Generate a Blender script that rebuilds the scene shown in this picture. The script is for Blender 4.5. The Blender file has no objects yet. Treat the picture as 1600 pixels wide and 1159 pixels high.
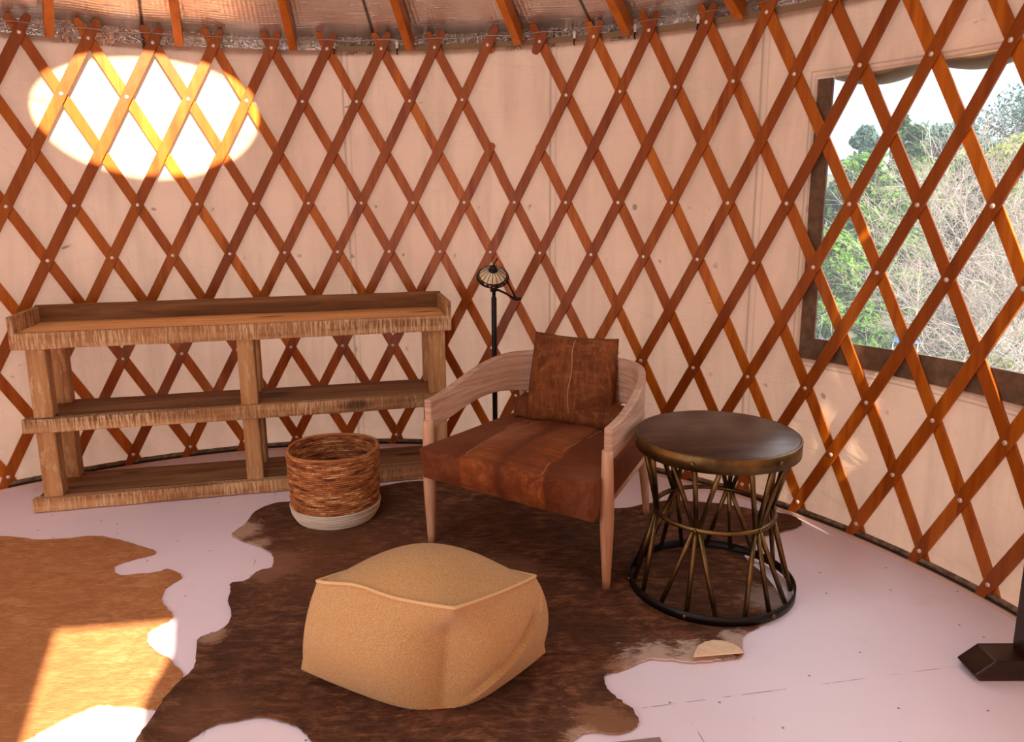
import bpy, bmesh, math, random
from mathutils import Vector, Matrix, Euler
import numpy as np
random.seed(7)
C = bpy.context.scene.collection
PI = math.pi

# ---------------------------------------------------------------- helpers
def srgb(r, g, b):
    def f(c):
        c /= 255.0
        return c/12.92 if c <= .04045 else ((c+.055)/1.055)**2.4
    return (f(r), f(g), f(b), 1.0)

class MB:
    """collects shapes, then links them as ONE mesh object"""
    def __init__(s): s.v = []; s.f = []; s.sm = []
    def add(s, vs, fs, smooth=False):
        b = len(s.v)
        s.v += [tuple(v) for v in vs]
        for f in fs:
            s.f.append(tuple(i+b for i in f)); s.sm.append(smooth)
    def box(s, x0, x1, y0, y1, z0, z1, M=None):
        vs = [Vector((x, y, z)) for x in (x0, x1) for y in (y0, y1) for z in (z0, z1)]
        if M: vs = [M @ v for v in vs]
        s.add(vs, [(0,1,3,2),(4,6,7,5),(0,4,5,1),(2,3,7,6),(0,2,6,4),(1,5,7,3)])
    def tube(s, pts, rad, n=10, cap=True, closed=False, smooth=True):
        pts = [Vector(p) for p in pts]; m = len(pts)
        if not hasattr(rad, '__len__'): rad = [rad]*m
        vs = []; up = None
        for i, p in enumerate(pts):
            if closed: d = pts[(i+1) % m]-pts[i-1]
            else: d = pts[min(i+1, m-1)]-pts[max(i-1, 0)]
            d.normalize()
            if up is None:
                up = Vector((0,0,1)) if abs(d.z) < .9 else Vector((1,0,0))
            a = d.cross(up)
            if a.length < 1e-6: a = d.orthogonal()
            a.normalize(); b = a.cross(d); b.normalize(); up = b
            for k in range(n):
                t = 2*PI*k/n
                vs.append(p+(a*math.cos(t)+b*math.sin(t))*rad[i])
        fs = []
        for i in range(m if closed else m-1):
            j = (i+1) % m
            for k in range(n):
                fs.append((i*n+k, i*n+(k+1) % n, j*n+(k+1) % n, j*n+k))
        if cap and not closed:
            fs.append(tuple(range(n-1, -1, -1))); fs.append(tuple((m-1)*n+k for k in range(n)))
        s.add(vs, fs, smooth)
    def lathe(s, prof, n=32, M=None, cap0=True, cap1=True, smooth=True):
        vs = []
        for r, z in prof:
            for k in range(n):
                t = 2*PI*k/n
                v = Vector((r*math.cos(t), r*math.sin(t), z))
                vs.append(M @ v if M else v)
        m = len(prof); fs = []
        for i in range(m-1):
            for k in range(n):
                fs.append((i*n+k, i*n+(k+1) % n, (i+1)*n+(k+1) % n, (i+1)*n+k))
        if cap0: fs.append(tuple(range(n-1, -1, -1)))
        if cap1: fs.append(tuple((m-1)*n+k for k in range(n)))
        s.add(vs, fs, smooth)
    def build(s, name, mat, parent=None, bevel=0, seg=2, subsurf=0, fix=True):
        me = bpy.data.meshes.new(name)
        me.from_pydata(s.v, [], s.f)
        me.polygons.foreach_set('use_smooth', s.sm)
        if fix:
            bm = bmesh.new(); bm.from_mesh(me)
            bmesh.ops.recalc_face_normals(bm, faces=bm.faces)
            bm.to_mesh(me); bm.free()
        me.materials.append(mat)
        o = bpy.data.objects.new(name, me); C.objects.link(o)
        if parent: o.parent = parent
        if bevel:
            m = o.modifiers.new('bevel', 'BEVEL'); m.width = bevel; m.segments = seg
            m.limit_method = 'ANGLE'; m.angle_limit = .6
        if subsurf:
            m = o.modifiers.new('sub', 'SUBSURF'); m.levels = m.render_levels = subsurf
        return o

def tag(o, label=None, cat=None, group=None, kind=None):
    if label: o['label'] = label
    if cat: o['category'] = cat
    if group: o['group'] = group
    if kind: o['kind'] = kind
    return o
def thing(name, label, cat, loc=(0,0,0), rz=0, group=None):
    o = bpy.data.objects.new(name, None); C.objects.link(o)
    o.location = loc; o.rotation_euler = (0, 0, rz); o.empty_display_size = .1
    return tag(o, label, cat, group)

# ---------------------------------------------------------------- material helpers
class NT:
    def __init__(s, name):
        s.m = bpy.data.materials.new(name); s.m.use_nodes = True
        s.t = s.m.node_tree; s.b = s.t.nodes['Principled BSDF']; s.out = s.t.nodes['Material Output']
        s._tc = None
    def n(s, typ, **kw):
        nd = s.t.nodes.new(typ)
        for k, v in kw.items(): setattr(nd, k, v)
        return nd
    def l(s, a, b): s.t.links.new(a, b)
    def set(s, **kw):
        for k, v in kw.items(): s.b.inputs[k.replace('_', ' ')].default_value = v
    def tc(s, rnd=0):
        if s._tc is None:
            t = s.n('ShaderNodeTexCoord'); s._tc = t.outputs['Object']
            if rnd:
                oi = s.n('ShaderNodeObjectInfo'); ad = s.n('ShaderNodeVectorMath', operation='MULTIPLY_ADD')
                cx = s.n('ShaderNodeCombineXYZ')
                for i in range(3): s.l(oi.outputs['Random'], cx.inputs[i])
                s.l(cx.outputs[0], ad.inputs[0]); ad.inputs[1].default_value = (rnd, rnd*1.7, rnd*.6); s.l(s._tc, ad.inputs[2])
                s._tc = ad.outputs[0]
        return s._tc
    def mapped(s, scale, rot=(0,0,0), src=None):
        mp = s.n('ShaderNodeMapping'); s.l(src or s.tc(), mp.inputs[0])
        mp.inputs['Scale'].default_value = scale; mp.inputs['Rotation'].default_value = rot
        return mp.outputs[0]
    def noise(s, scale, vec=None, detail=3, rough=.5, dist=0, col=False):
        nd = s.n('ShaderNodeTexNoise'); s.l(vec or s.tc(), nd.inputs['Vector'])
        nd.inputs['Scale'].default_value = scale; nd.inputs['Detail'].default_value = detail
        nd.inputs['Roughness'].default_value = rough; nd.inputs['Distortion'].default_value = dist
        return nd.outputs['Color' if col else 'Fac']
    def ramp(s, fac, stops):
        r = s.n('ShaderNodeValToRGB'); e = r.color_ramp.elements
        while len(e) < len(stops): e.new(.5)
        for el, (p, c) in zip(e, stops):
            el.position = p; el.color = c if hasattr(c, '__len__') else (c, c, c, 1)
        s.l(fac, r.inputs[0]); return r.outputs[0]
    def mix(s, fac, a, b, mode='MIX'):
        m = s.n('ShaderNodeMix', data_type='RGBA', blend_type=mode)
        for sock, v in ((m.inputs[0], fac), (m.inputs[6], a), (m.inputs[7], b)):
            if isinstance(v, bpy.types.NodeSocket): s.l(v, sock)
            else: sock.default_value = v
        return m.outputs[2]
    def math(s, op, a, b=None, c=None):
        m = s.n('ShaderNodeMath', operation=op)
        for i, v in enumerate((a, b, c)):
            if v is None: continue
            if isinstance(v, bpy.types.NodeSocket): s.l(v, m.inputs[i])
            else: m.inputs[i].default_value = v
        return m.outputs[0]
    def bump(s, h, strength=.3, dist=.01):
        b = s.n('ShaderNodeBump'); b.inputs['Strength'].default_value = strength; b.inputs['Distance'].default_value = dist
        s.l(h, b.inputs['Height']); s.l(b.outputs[0], s.b.inputs['Normal']); return b
    def color(s, c): s.l(c, s.b.inputs['Base Color'])
    def rnd(s): return s.n('ShaderNodeObjectInfo').outputs['Random']
    def xyz(s, src=None):
        x = s.n('ShaderNodeSeparateXYZ'); s.l(src or s.tc(), x.inputs[0]); return x.outputs

def plain(name, col, rough=.5, metal=0, **kw):
    t = NT(name); t.set(Base_Color=col, Roughness=rough, Metallic=metal, **kw); return t.m

# --- canvas wall (lets a little light through)
def canvas(name):
    t = NT(name)
    x, y, z = t.xyz()
    big = t.noise(1.3, detail=4)
    col = t.mix(t.ramp(big, [(.35, 0.), (.7, 1.)]), srgb(209, 170, 144), srgb(196, 155, 131))
    ang = t.math('ARCTAN2', x, y)
    # vertical streaks of old damp and dust
    cv = t.n('ShaderNodeCombineXYZ'); t.l(t.math('MULTIPLY', ang, 14.), cv.inputs[0]); t.l(t.math('MULTIPLY', z, .9), cv.inputs[1])
    st = t.noise(1.0, vec=cv.outputs[0], detail=5, rough=.65)
    col = t.mix(t.ramp(st, [(.46, 0.), (.8, .7)]), col, srgb(164, 132, 108))
    # dark smudges
    cv2 = t.n('ShaderNodeCombineXYZ'); t.l(t.math('MULTIPLY', ang, 2.4), cv2.inputs[0]); t.l(t.math('MULTIPLY', z, 2.0), cv2.inputs[1])
    sm = t.noise(9., vec=cv2.outputs[0], detail=2)
    col = t.mix(t.ramp(sm, [(.735, 0.), (.78, .75)]), col, srgb(95, 85, 78))
    # stitched panel around the window
    wa, wz = math.radians(51.2), t.math('ABSOLUTE', t.math('SUBTRACT', z, 1.205))
    dx_ = t.math('MULTIPLY', t.math('SUBTRACT', t.math('ABSOLUTE', t.math('SUBTRACT', ang, math.radians(68.1))), math.radians(16.9)), 2.4)
    dd_ = t.math('MAXIMUM', dx_, t.math('SUBTRACT', wz, .537))
    for off, k_ in ((.028, .5), (.012, .3)):
        col = t.mix(t.ramp(t.math('DIVIDE', t.math('ABSOLUTE', t.math('SUBTRACT', dd_, off)), .004), [(.3, k_), (1., 0.)]), col, srgb(120, 96, 78))
    # small rubbed marks beside every rivet
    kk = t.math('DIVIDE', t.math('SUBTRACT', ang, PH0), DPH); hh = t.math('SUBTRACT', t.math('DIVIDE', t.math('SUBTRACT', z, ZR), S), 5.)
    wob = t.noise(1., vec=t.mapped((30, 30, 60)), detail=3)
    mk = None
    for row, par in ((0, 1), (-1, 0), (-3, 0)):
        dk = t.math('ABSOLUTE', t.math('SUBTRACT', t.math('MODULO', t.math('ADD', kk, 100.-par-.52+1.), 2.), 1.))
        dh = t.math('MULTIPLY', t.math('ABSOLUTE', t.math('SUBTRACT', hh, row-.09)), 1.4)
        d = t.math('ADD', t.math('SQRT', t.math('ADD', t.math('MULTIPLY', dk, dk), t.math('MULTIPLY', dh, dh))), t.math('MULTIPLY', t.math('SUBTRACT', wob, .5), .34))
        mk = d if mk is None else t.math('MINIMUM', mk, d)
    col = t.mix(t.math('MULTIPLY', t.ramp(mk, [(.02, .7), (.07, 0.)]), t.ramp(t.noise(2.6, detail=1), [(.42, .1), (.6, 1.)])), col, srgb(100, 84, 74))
    # mottled darker tone towards the foot of the wall
    low = t.math('MULTIPLY', t.ramp(t.math('DIVIDE', z, .35), [(0., 1.), (1., 0.)]), t.noise(9., detail=4))
    col = t.mix(t.math('MULTIPLY', low, .6), col, srgb(130, 110, 88))
    # sewn seams
    for a in (-2.4, 22.1, 45.5, -47., -70.):
        for off, w, k in ((0, .0016, .5), (.0115, .0012, .25)):
            d = t.math('ABSOLUTE', t.math('SUBTRACT', ang, math.radians(a)+off))
            col = t.mix(t.ramp(t.math('DIVIDE', d, w*2), [(.3, k), (1., 0.)]), col, srgb(120, 98, 80))
    t.color(col)
    wv = t.noise(260., detail=1)
    wr = t.noise(5., vec=cv2.outputs[0], detail=4, dist=.6)
    h = t.math('ADD', t.math('MULTIPLY', wv, .03), t.math('MULTIPLY', wr, 1.))
    b = t.bump(h, .8, .04)
    t.set(Roughness=.85)
    t.b.inputs['Specular IOR Level'].default_value = .2
    tr = t.n('ShaderNodeBsdfTranslucent'); t.l(col, tr.inputs[0])
    mx = t.n('ShaderNodeMixShader'); mx.inputs[0].default_value = TRANSLUCENT
    t.l(t.b.outputs[0], mx.inputs[1]); t.l(tr.outputs[0], mx.inputs[2]); t.l(mx.outputs[0], t.out.inputs[0])
    return t.m
TRANSLUCENT = .18

def foil(name, scale):
    t = NT(name)
    x, y, z = t.xyz()
    t.set(Metallic=.8, Roughness=.3)
    n1 = t.noise(scale*.35, detail=5, rough=.6)
    n2 = t.noise(scale*2.2, detail=3, dist=1.2)
    col = t.mix(t.ramp(n1, [(.3, 0.), (.7, 1.)]), srgb(222, 208, 196), srgb(246, 236, 226))
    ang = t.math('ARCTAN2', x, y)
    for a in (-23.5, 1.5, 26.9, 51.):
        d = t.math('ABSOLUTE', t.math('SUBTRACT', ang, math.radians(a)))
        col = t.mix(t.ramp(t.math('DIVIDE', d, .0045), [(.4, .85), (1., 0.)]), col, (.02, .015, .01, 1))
    t.color(col)
    rad = t.math('SQRT', t.math('ADD', t.math('MULTIPLY', x, x), t.math('MULTIPLY', y, y)))
    wv = t.math('SINE', t.math('MULTIPLY', rad, 420.))
    wa = t.math('SINE', t.math('MULTIPLY', ang, 700.))
    grid = t.math('MULTIPLY', t.math('ADD', wv, wa), .03)
    vo = t.n('ShaderNodeTexVoronoi', feature='DISTANCE_TO_EDGE'); t.l(t.noise(3., detail=3, col=True), vo.inputs['Vector']); vo.inputs['Scale'].default_value = scale*.7
    cr = t.ramp(vo.outputs['Distance'], [(0., 1.), (.06, 0.)])
    if scale > 20: h = t.math('ADD', t.math('MULTIPLY', n2, 1.), t.math('MULTIPLY', cr, .3))
    else:
        sv = t.n('ShaderNodeCombineXYZ'); t.l(t.math('MULTIPLY', ang, 16.), sv.inputs[0]); t.l(t.math('MULTIPLY', rad, 70.), sv.inputs[1])
        ln = t.ramp(t.noise(1., vec=sv.outputs[0], detail=3, dist=.8), [(.60, 0.), (.66, 1.)])
        h = t.math('ADD', t.math('ADD', t.math('MULTIPLY', n2, .22), grid), t.math('MULTIPLY', ln, .12))
    if scale > 20: t.set(Metallic=1., Roughness=.2)
    t.bump(h, .9, .012 if scale < 20 else .05)
    return t.m

def wood(name, cols, axis='x', scale=1., rough=.5, fleck=None, knots=True, var=.0, bump=.25, coat=0):
    t = NT(name); t.tc(rnd=7.3)
    s = {'h': (3, 3, 46), 'x': (1.2, 22, 22), 'y': (22, 1.2, 22), 'z': (22, 22, 1.2)}[axis]
    s = tuple(v*scale for v in s)
    g = t.noise(1., vec=t.mapped(s), detail=6, rough=.62, dist=.7)
    c = t.ramp(g, [(.28, cols[0]), (.5, cols[1]), (.74, cols[2])])
    w = t.noise(2.2*scale, detail=3)
    c = t.mix(t.math('MULTIPLY', t.ramp(w, [(.4, 0.), (.75, 1.)]), .45), c, cols[0])
    if knots:
        vo = t.n('ShaderNodeTexVoronoi')
        t.l(t.mapped({'x': (2.2, 7, 7), 'y': (7, 2.2, 7), 'z': (7, 7, 2.2)}[axis]), vo.inputs['Vector']); vo.inputs['Scale'].default_value = 1.
        c = t.mix(t.ramp(vo.outputs['Distance'], [(.10, .85), (.20, 0.)]), c, tuple(v*.4 for v in cols[0][:3])+(1,))
    if fleck:
        f = t.noise(1., vec=t.mapped(fleck['s']), detail=4, rough=.75)
        m = t.noise(3.5, detail=3)
        fac = t.math('MULTIPLY', t.ramp(f, [(fleck['t'], 0.), (fleck['t']+.12, 1.)]), t.ramp(m, [(.35, .15), (.65, fleck['k'])]))
        c = t.mix(fac, c, fleck['c'])
    if var:
        r = t.rnd()
        c = t.mix(t.math('MULTIPLY', r, var), c, cols[0])
    t.color(c); t.set(Roughness=rough)
    t.b.inputs['Specular IOR Level'].default_value = .3
    if coat: t.set(Coat_Weight=coat, Coat_Roughness=.25)
    t.bump(g, bump, .004)
    return t.m

def fur(name, dark, mid, light, rot=0., sx=55., sy=6., warp=.8, rough=.75, pale=None, big=1.6, sheen=.25, bump=.8, post=None, con=.125):
    t = NT(name)
    src = t.tc()
    wn = t.noise(2.6, detail=1, col=True)
    ad = t.n('ShaderNodeVectorMath', operation='MULTIPLY_ADD'); t.l(wn, ad.inputs[0]); ad.inputs[1].default_value = (warp, warp, 0); t.l(src, ad.inputs[2])
    v = ad.outputs[0]
    st = t.noise(1., vec=t.mapped((sy, sx, 8.), rot=(0,0,rot), src=v), detail=6, rough=.72)
    b1 = t.noise(big, detail=4, rough=.6, dist=.8)
    st2 = t.noise(1., vec=t.mapped((sy*.45, sx*.12, 4.), rot=(0,0,rot), src=v), detail=7, rough=.72, dist=.5)
    c = t.ramp(st2, [(.5-con, dark), (.5, mid), (.5+con, light)])
    c = t.mix(t.math('MULTIPLY', t.ramp(b1, [(.35, 0.), (.62, 1.)]), .75), c, dark)
    tf = t.noise(1., vec=t.mapped((9, 70, 20), rot=(0,0,rot), src=v), detail=5, rough=.7)
    c = t.mix(t.ramp(tf, [(.36, .5), (.55, 0.)]), c, dark); c = t.mix(t.ramp(tf, [(.54, 0.), (.72, .45)]), c, light)
    c = t.mix(t.ramp(st, [(.3, .55), (.62, 0.)]), c, tuple(x*.4 for x in dark[:3])+(1,))
    c = t.mix(t.ramp(st, [(.56, 0.), (.8, .5)]), c, light)
    if pale:
        x, y, z = t.xyz()
        for (px, py, pr_, k, pc) in pale:
            d = t.math('SQRT', t.math('ADD', t.math('POWER', t.math('SUBTRACT', x, px), 2.), t.math('POWER', t.math('SUBTRACT', y, py), 2.)))
            d = t.math('ADD', d, t.math('ADD', t.math('MULTIPLY', t.math('SUBTRACT', st2, .5), pr_*2.6), t.math('MULTIPLY', t.math('SUBTRACT', st, .5), pr_*1.6)))
            c = t.mix(t.ramp(t.math('DIVIDE', d, pr_), [(.55, k), (1., 0.)]), c, pc)
    if post: c = post(t, c)
    t.color(c); t.set(Roughness=rough, Sheen_Weight=sheen, Sheen_Roughness=.5, Sheen_Tint=light)
    t.b.inputs['Specular IOR Level'].default_value = .25
    t.bump(t.math('ADD', st, t.math('MULTIPLY', t.noise(160., detail=2), .3)), bump, .006)
    return t.m

# ---------------------------------------------------------------- the place: numbers
CAM = (0.722, -1.526, 1.332)
F_PX, PITCH, ROLL, SHIFT = 1199.8, .2009, -.0055, -35.9
S = .243; ZR = .065                 # height step between crossings, height of the lowest rivets
PH0, DPH = -.6126, .0546            # angle of column 0, angle step
RW = 2.417                          # canvas radius
WALL_TOP = 2.008
def ph(k): return PH0+DPH*(k-(.0382 if k > 16.5 else 0))
def cylp(r, a, z): return Vector((r*math.sin(a), r*math.cos(a), z))
def rl(z): return 2.388-.0107*(z-1.332)

# ---------------------------------------------------------------- materials
M_canvas = canvas('canvas')
M_foil = foil('roof_foil', 9.)
M_foil2 = foil('crinkled_foil', 26.)
M_lath = wood('lath_wood', [srgb(124, 54, 6), srgb(170, 86, 12), srgb(200, 110, 22)], 'z', 1., .36, knots=False, var=.75, bump=.1, coat=.06)
M_lath2 = wood('back_lath_wood', [srgb(146, 66, 6), srgb(200, 106, 14), srgb(222, 134, 30)], 'z', 1., .36, knots=False, var=.75, bump=.1, coat=.06)
M_rafter = wood('rafter_wood', [srgb(156, 78, 8), srgb(204, 112, 18), srgb(220, 132, 34)], 'y', .6, .4, knots=False, var=.35, bump=.1, coat=.2)
FL = dict(s=(110, 110, 9), t=.46, k=.95, c=srgb(222, 190, 148))
M_board_face = wood('rough_sawn_board', [srgb(104, 64, 34), srgb(168, 116, 70), srgb(202, 154, 104)], 'x', 1., .75, fleck=FL, bump=.5)
M_board_top = wood('lit_top_board', [srgb(200, 134, 76), srgb(234, 172, 108), srgb(246, 196, 136)], 'x', .8, .6, bump=.3)  # paler than the other boards: light falling on the top is in the colour
M_board_dark = wood('aged_dark_board', [srgb(80, 48, 24), srgb(132, 88, 52), srgb(170, 122, 78)], 'x', 1., .7, bump=.5)
M_post = wood('rustic_post', [srgb(124, 80, 44), srgb(180, 128, 80), srgb(208, 164, 114)], 'z', 1., .7, fleck=dict(s=(60, 60, 12), t=.52, k=.7, c=srgb(222, 190, 148)), bump=.45)
M_chairwood = wood('limed_oak', [srgb(176, 126, 96), srgb(206, 158, 126), srgb(226, 184, 152)], 'z', 1.6, .6, knots=False, bump=.3)
M_armwood = wood('limed_oak_rail', [srgb(164, 122, 98), srgb(204, 162, 136), srgb(228, 192, 166)], 'h', 1.6, .6, knots=False, bump=.35)
M_darkwood = wood('dark_stained_wood', [srgb(24, 12, 6), srgb(48, 26, 12), srgb(72, 42, 20)], 'x', 1., .35, knots=False, bump=.2)
M_rivet = plain('pale_rivet', srgb(226, 206, 190), .35, .4)
M_black = plain('black_iron', srgb(26, 18, 18), .45, .6)
M_bronze = NT('aged_brass'); M_bronze.set(Metallic=.9, Roughness=.38)
_n = M_bronze.noise(14., detail=4)
M_bronze.color(M_bronze.ramp(_n, [(.3, srgb(70, 52, 30)), (.7, srgb(124, 96, 56))])); M_bronze.bump(M_bronze.noise(60.), .12, .003); M_bronze = M_bronze.m
M_top = NT('dark_patina_top'); M_top.set(Metallic=.55, Roughness=.34)
_n = M_top.noise(1., vec=M_top.mapped((5, 22, 5), rot=(0, 0, .1)), detail=5, rough=.7)
M_top.color(M_top.ramp(_n, [(.3, srgb(58, 36, 26)), (.55, srgb(84, 60, 46)), (.75, srgb(112, 88, 68))])); M_top.bump(_n, .12, .003); M_top = M_top.m
M_wire = plain('galvanised_wire', srgb(150, 145, 140), .35, .9)
M_clip = plain('white_plastic', srgb(238, 232, 226), .4)
M_trim = plain('olive_hem', srgb(146, 118, 88), .9)
M_frame = NT('brown_webbing'); M_frame.set(Roughness=.8); M_frame.color(M_frame.ramp(M_frame.noise(30., detail=4), [(.3, srgb(86, 62, 42)), (.7, srgb(118, 88, 62))])); M_frame = M_frame.m

# vinyl pane: grey tint added to dim the bright view outside; faint haze, soft reflection
t = NT('tinted_vinyl')
tr = t.n('ShaderNodeBsdfTransparent'); tr.inputs[0].default_value = (.77, .79, .8, 1)
gl = t.n('ShaderNodeBsdfGlossy'); gl.inputs['Roughness'].default_value = .08
lw = t.n('ShaderNodeLayerWeight'); lw.inputs[0].default_value = .5; fc_ = t.math('MULTIPLY_ADD', t.math('POWER', lw.outputs['Facing'], 6.), .35, .02)
df = t.n('ShaderNodeBsdfTranslucent'); df.inputs[0].default_value = (.8, .82, .85, 1)
m1 = t.n('ShaderNodeMixShader'); m1.inputs[0].default_value = .03; t.l(tr.outputs[0], m1.inputs[1]); t.l(df.outputs[0], m1.inputs[2])
m2 = t.n('ShaderNodeMixShader'); t.l(fc_, m2.inputs[0]); t.l(m1.outputs[0], m2.inputs[1]); t.l(gl.outputs[0], m2.inputs[2])
t.l(m2.outputs[0], t.out.inputs[0]); M_pane = t.m

# ---------------------------------------------------------------- setting: floor
t = NT('white_painted_plywood')
x, y, z = t.xyz()
u = t.math('ADD', t.math('MULTIPLY', x, .983), t.math('MULTIPLY', y, .184))
v = t.math('ADD', t.math('MULTIPLY', x, -.184), t.math('MULTIPLY', y, .983))
col = t.mix(t.ramp(t.noise(1.7, detail=4), [(.35, 0.), (.7, 1.)]), srgb(246, 230, 238), srgb(240, 221, 228))
patchy = t.noise(4., detail=5, rough=.7)
col = t.mix(t.ramp(patchy, [(.6, 0.), (.8, .25)]), col, srgb(200, 180, 172))
brk = t.noise(14., detail=2)
gap = t.ramp(brk, [(.47, 0.), (.60, 1.)])
lines = None
vv = t.math('SUBTRACT', v, .064)
dv = t.math('ABSOLUTE', t.math('SUBTRACT', t.math('MODULO', t.math('ADD', vv, 12.2+1.22), 2.44), 1.22))
row = t.math('MODULO', t.math('FLOOR', t.math('DIVIDE', t.math('ADD', vv, 12.2), 2.44)), 2.)
uu = t.math('ADD', t.math('ADD', u, .025+24.4), t.math('MULTIPLY', t.math('SUBTRACT', 1., row), 1.22))
du = t.math('ABSOLUTE', t.math('SUBTRACT', t.math('MODULO', t.math('ADD', uu, 1.22), 2.44), 1.22))
d = t.math('MINIMUM', dv, du)
lm = t.math('MULTIPLY', t.ramp(t.math('DIVIDE', d, .0032), [(.2, 1.), (.7, 0.)]), gap)
col = t.mix(t.math('MULTIPLY', lm, .75), col, srgb(88, 66, 58))
vo = t.n('ShaderNodeTexVoronoi', voronoi_dimensions='2D'); t.l(t.tc(), vo.inputs['Vector']); vo.inputs['Scale'].default_value = 4.2
col = t.mix(t.ramp(vo.outputs['Distance'], [(.010, .85), (.019, 0.)]), col, srgb(80, 60, 52))
scr = t.noise(1., vec=t.mapped((60, 5, 1), rot=(0, 0, .7)), detail=3)
col = t.mix(t.ramp(scr, [(.72, 0.), (.8, .3)]), col, srgb(170, 146, 140))
t.color(col); t.set(Roughness=.42); t.bump(t.math('SUBTRACT', t.math('MULTIPLY', t.noise(30., detail=4), .25), lm), .25, .004)
M_floor = t.m
mb = MB(); mb.lathe([(RW+.05, -.12), (RW+.05, 0.)], 96, smooth=False)
tag(mb.build('floor', M_floor), kind='structure')

# ---------------------------------------------------------------- setting: canvas wall, with openings
def wall_arc(name, a0, a1, holes, da=.7, dz=.06, z1=WALL_TOP, r=RW, amp=.004):
    """canvas strip from a0 to a1 degrees; holes = (deg0, deg1, z0(f of deg), z1(f of deg))"""
    ang = [a0]; n = int((a1-a0)/da); ang = [a0+(a1-a0)*i/n for i in range(n+1)]
    for h in holes: ang += [h[0], h[1]]
    ang = sorted(set(round(a, 4) for a in ang)); zs0 = [z1*i/int(z1/dz) for i in range(int(z1/dz)+1)]
    rnd = random.Random(3)
    waves = [(rnd.uniform(3, 16), rnd.uniform(-3, 3), rnd.uniform(0, 6.28), rnd.uniform(.3, 1)) for _ in range(12)]
    def rr(a, z):
        return r+amp*sum(w[3]*math.sin(w[0]*a+w[1]*z*2+w[2]) for w in waves)*.25
    nz = len(zs0); mb = MB(); vs = []; fs = []
    cols = []
    for a in ang:
        ar = math.radians(a)
        for z in zs0: vs.append(cylp(rr(ar, z), ar, z))
    def hole_of(am):
        for h in holes:
            if h[0] < am < h[1]: return h
    for i in range(len(ang)-1):
        am = (ang[i]+ang[i+1])/2; h = hole_of(am)
        if not h:
            for j in range(nz-1): fs.append((i*nz+j, (i+1)*nz+j, (i+1)*nz+j+1, i*nz+j+1))
        else:
            for lo in (True, False):
                for j in range(nz-1):
                    q = []
                    for (ii, jj) in ((i, j), (i+1, j), (i+1, j+1), (i, j+1)):
                        a = ang[ii]; z = zs0[jj]; hz0, hz1 = h[2](a), h[3](a)
                        z = min(z, hz0) if lo else max(z, hz1)
                        q.append((a, z))
                    if abs(q[0][1]-q[3][1]) < 1e-6 and abs(q[1][1]-q[2][1]) < 1e-6: continue
                    b = len(vs)
                    for a, z in q: vs.append(cylp(rr(math.radians(a), z), math.radians(a), z))
                    fs.append((b, b+1, b+2, b+3))
    mb.add(vs, fs, True)
    o = mb.build(name, M_canvas, fix=False)
    return tag(o, kind='structure')
# window on the right: corner angles and heights
WA0, WA1 = 51.2, 85.
wz0 = lambda a: .668+.0004*(a-WA0)
wz1 = lambda a: 1.742+.0006*(a-WA0)
wall_arc('wall_back', -120.5, 120.5, [(WA0, WA1, wz0, wz1)])
DA0, DA1 = 159.78, 167.85            # the glazed light of the door behind the camera
DZ1 = lambda a: 1.852+(a-159.78)*.0033
wall_arc('wall_front', 120, 240, [(DA0, DA1, lambda a: .85, DZ1), (205., 236., lambda a: 0., lambda a: 1.98)], da=.7, z1=2.07, r=RW+.012)  # the full-height opening is unseen, added to let in sky fill

# hem strips and foil strip above the canvas
def ring_strip(name, r, z0, z1, a0, a1, mat, thick=.004, jag=0, n=200, seed=1):
    rnd = random.Random(seed); mb = MB(); vs = []; fs = []
    for i in range(n+1):
        a = math.radians(a0+(a1-a0)*i/n)
        j = rnd.uniform(-jag, jag)
        for rr, z in ((r+j, z0), (r+j*.3, z1), (r+thick, z1), (r+thick, z0)): vs.append(cylp(rr, a, z+ (rnd.uniform(-jag, jag)*.3 if jag else 0)))
    for i in range(n):
        for k in range(4): fs.append((i*4+k, i*4+(k+1) % 4, (i+1)*4+(k+1) % 4, (i+1)*4+k))
    fs.append((3, 2, 1, 0)); fs.append((n*4, n*4+1, n*4+2, n*4+3))
    mb.add(vs, fs, jag > 0); return tag(mb.build(name, mat), kind='structure')
ring_strip('trim_1', RW-.006, WALL_TOP-.006, WALL_TOP+.019, -4, 80, M_trim)            # olive hem above the canvas
ring_strip('trim_2', RW+.004, WALL_TOP-.02, 2.10, -180, 180, M_foil2, jag=.007, n=420)   # crinkled foil strip
M_hem = NT('dusty_base_hem'); M_hem.set(Roughness=.9); M_hem.color(M_hem.ramp(M_hem.noise(40., detail=4), [(.3, srgb(84, 66, 46)), (.7, srgb(150, 122, 92))])); M_hem = M_hem.m
M_gap = plain('dark_gap_strip', srgb(40, 26, 18), .9)
M_base = plain('painted_base_strip', srgb(214, 178, 158), .6)
ring_strip('baseboard_hem', RW-.012, .022, .040, -75, 120, M_hem, jag=.002, n=300)
ring_strip('baseboard_gap', RW-.014, .013, .022, -75, 120, M_gap)
ring_strip('baseboard_back', RW-.022, 0., .013, -75, 120, M_base, thick=.02)

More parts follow.
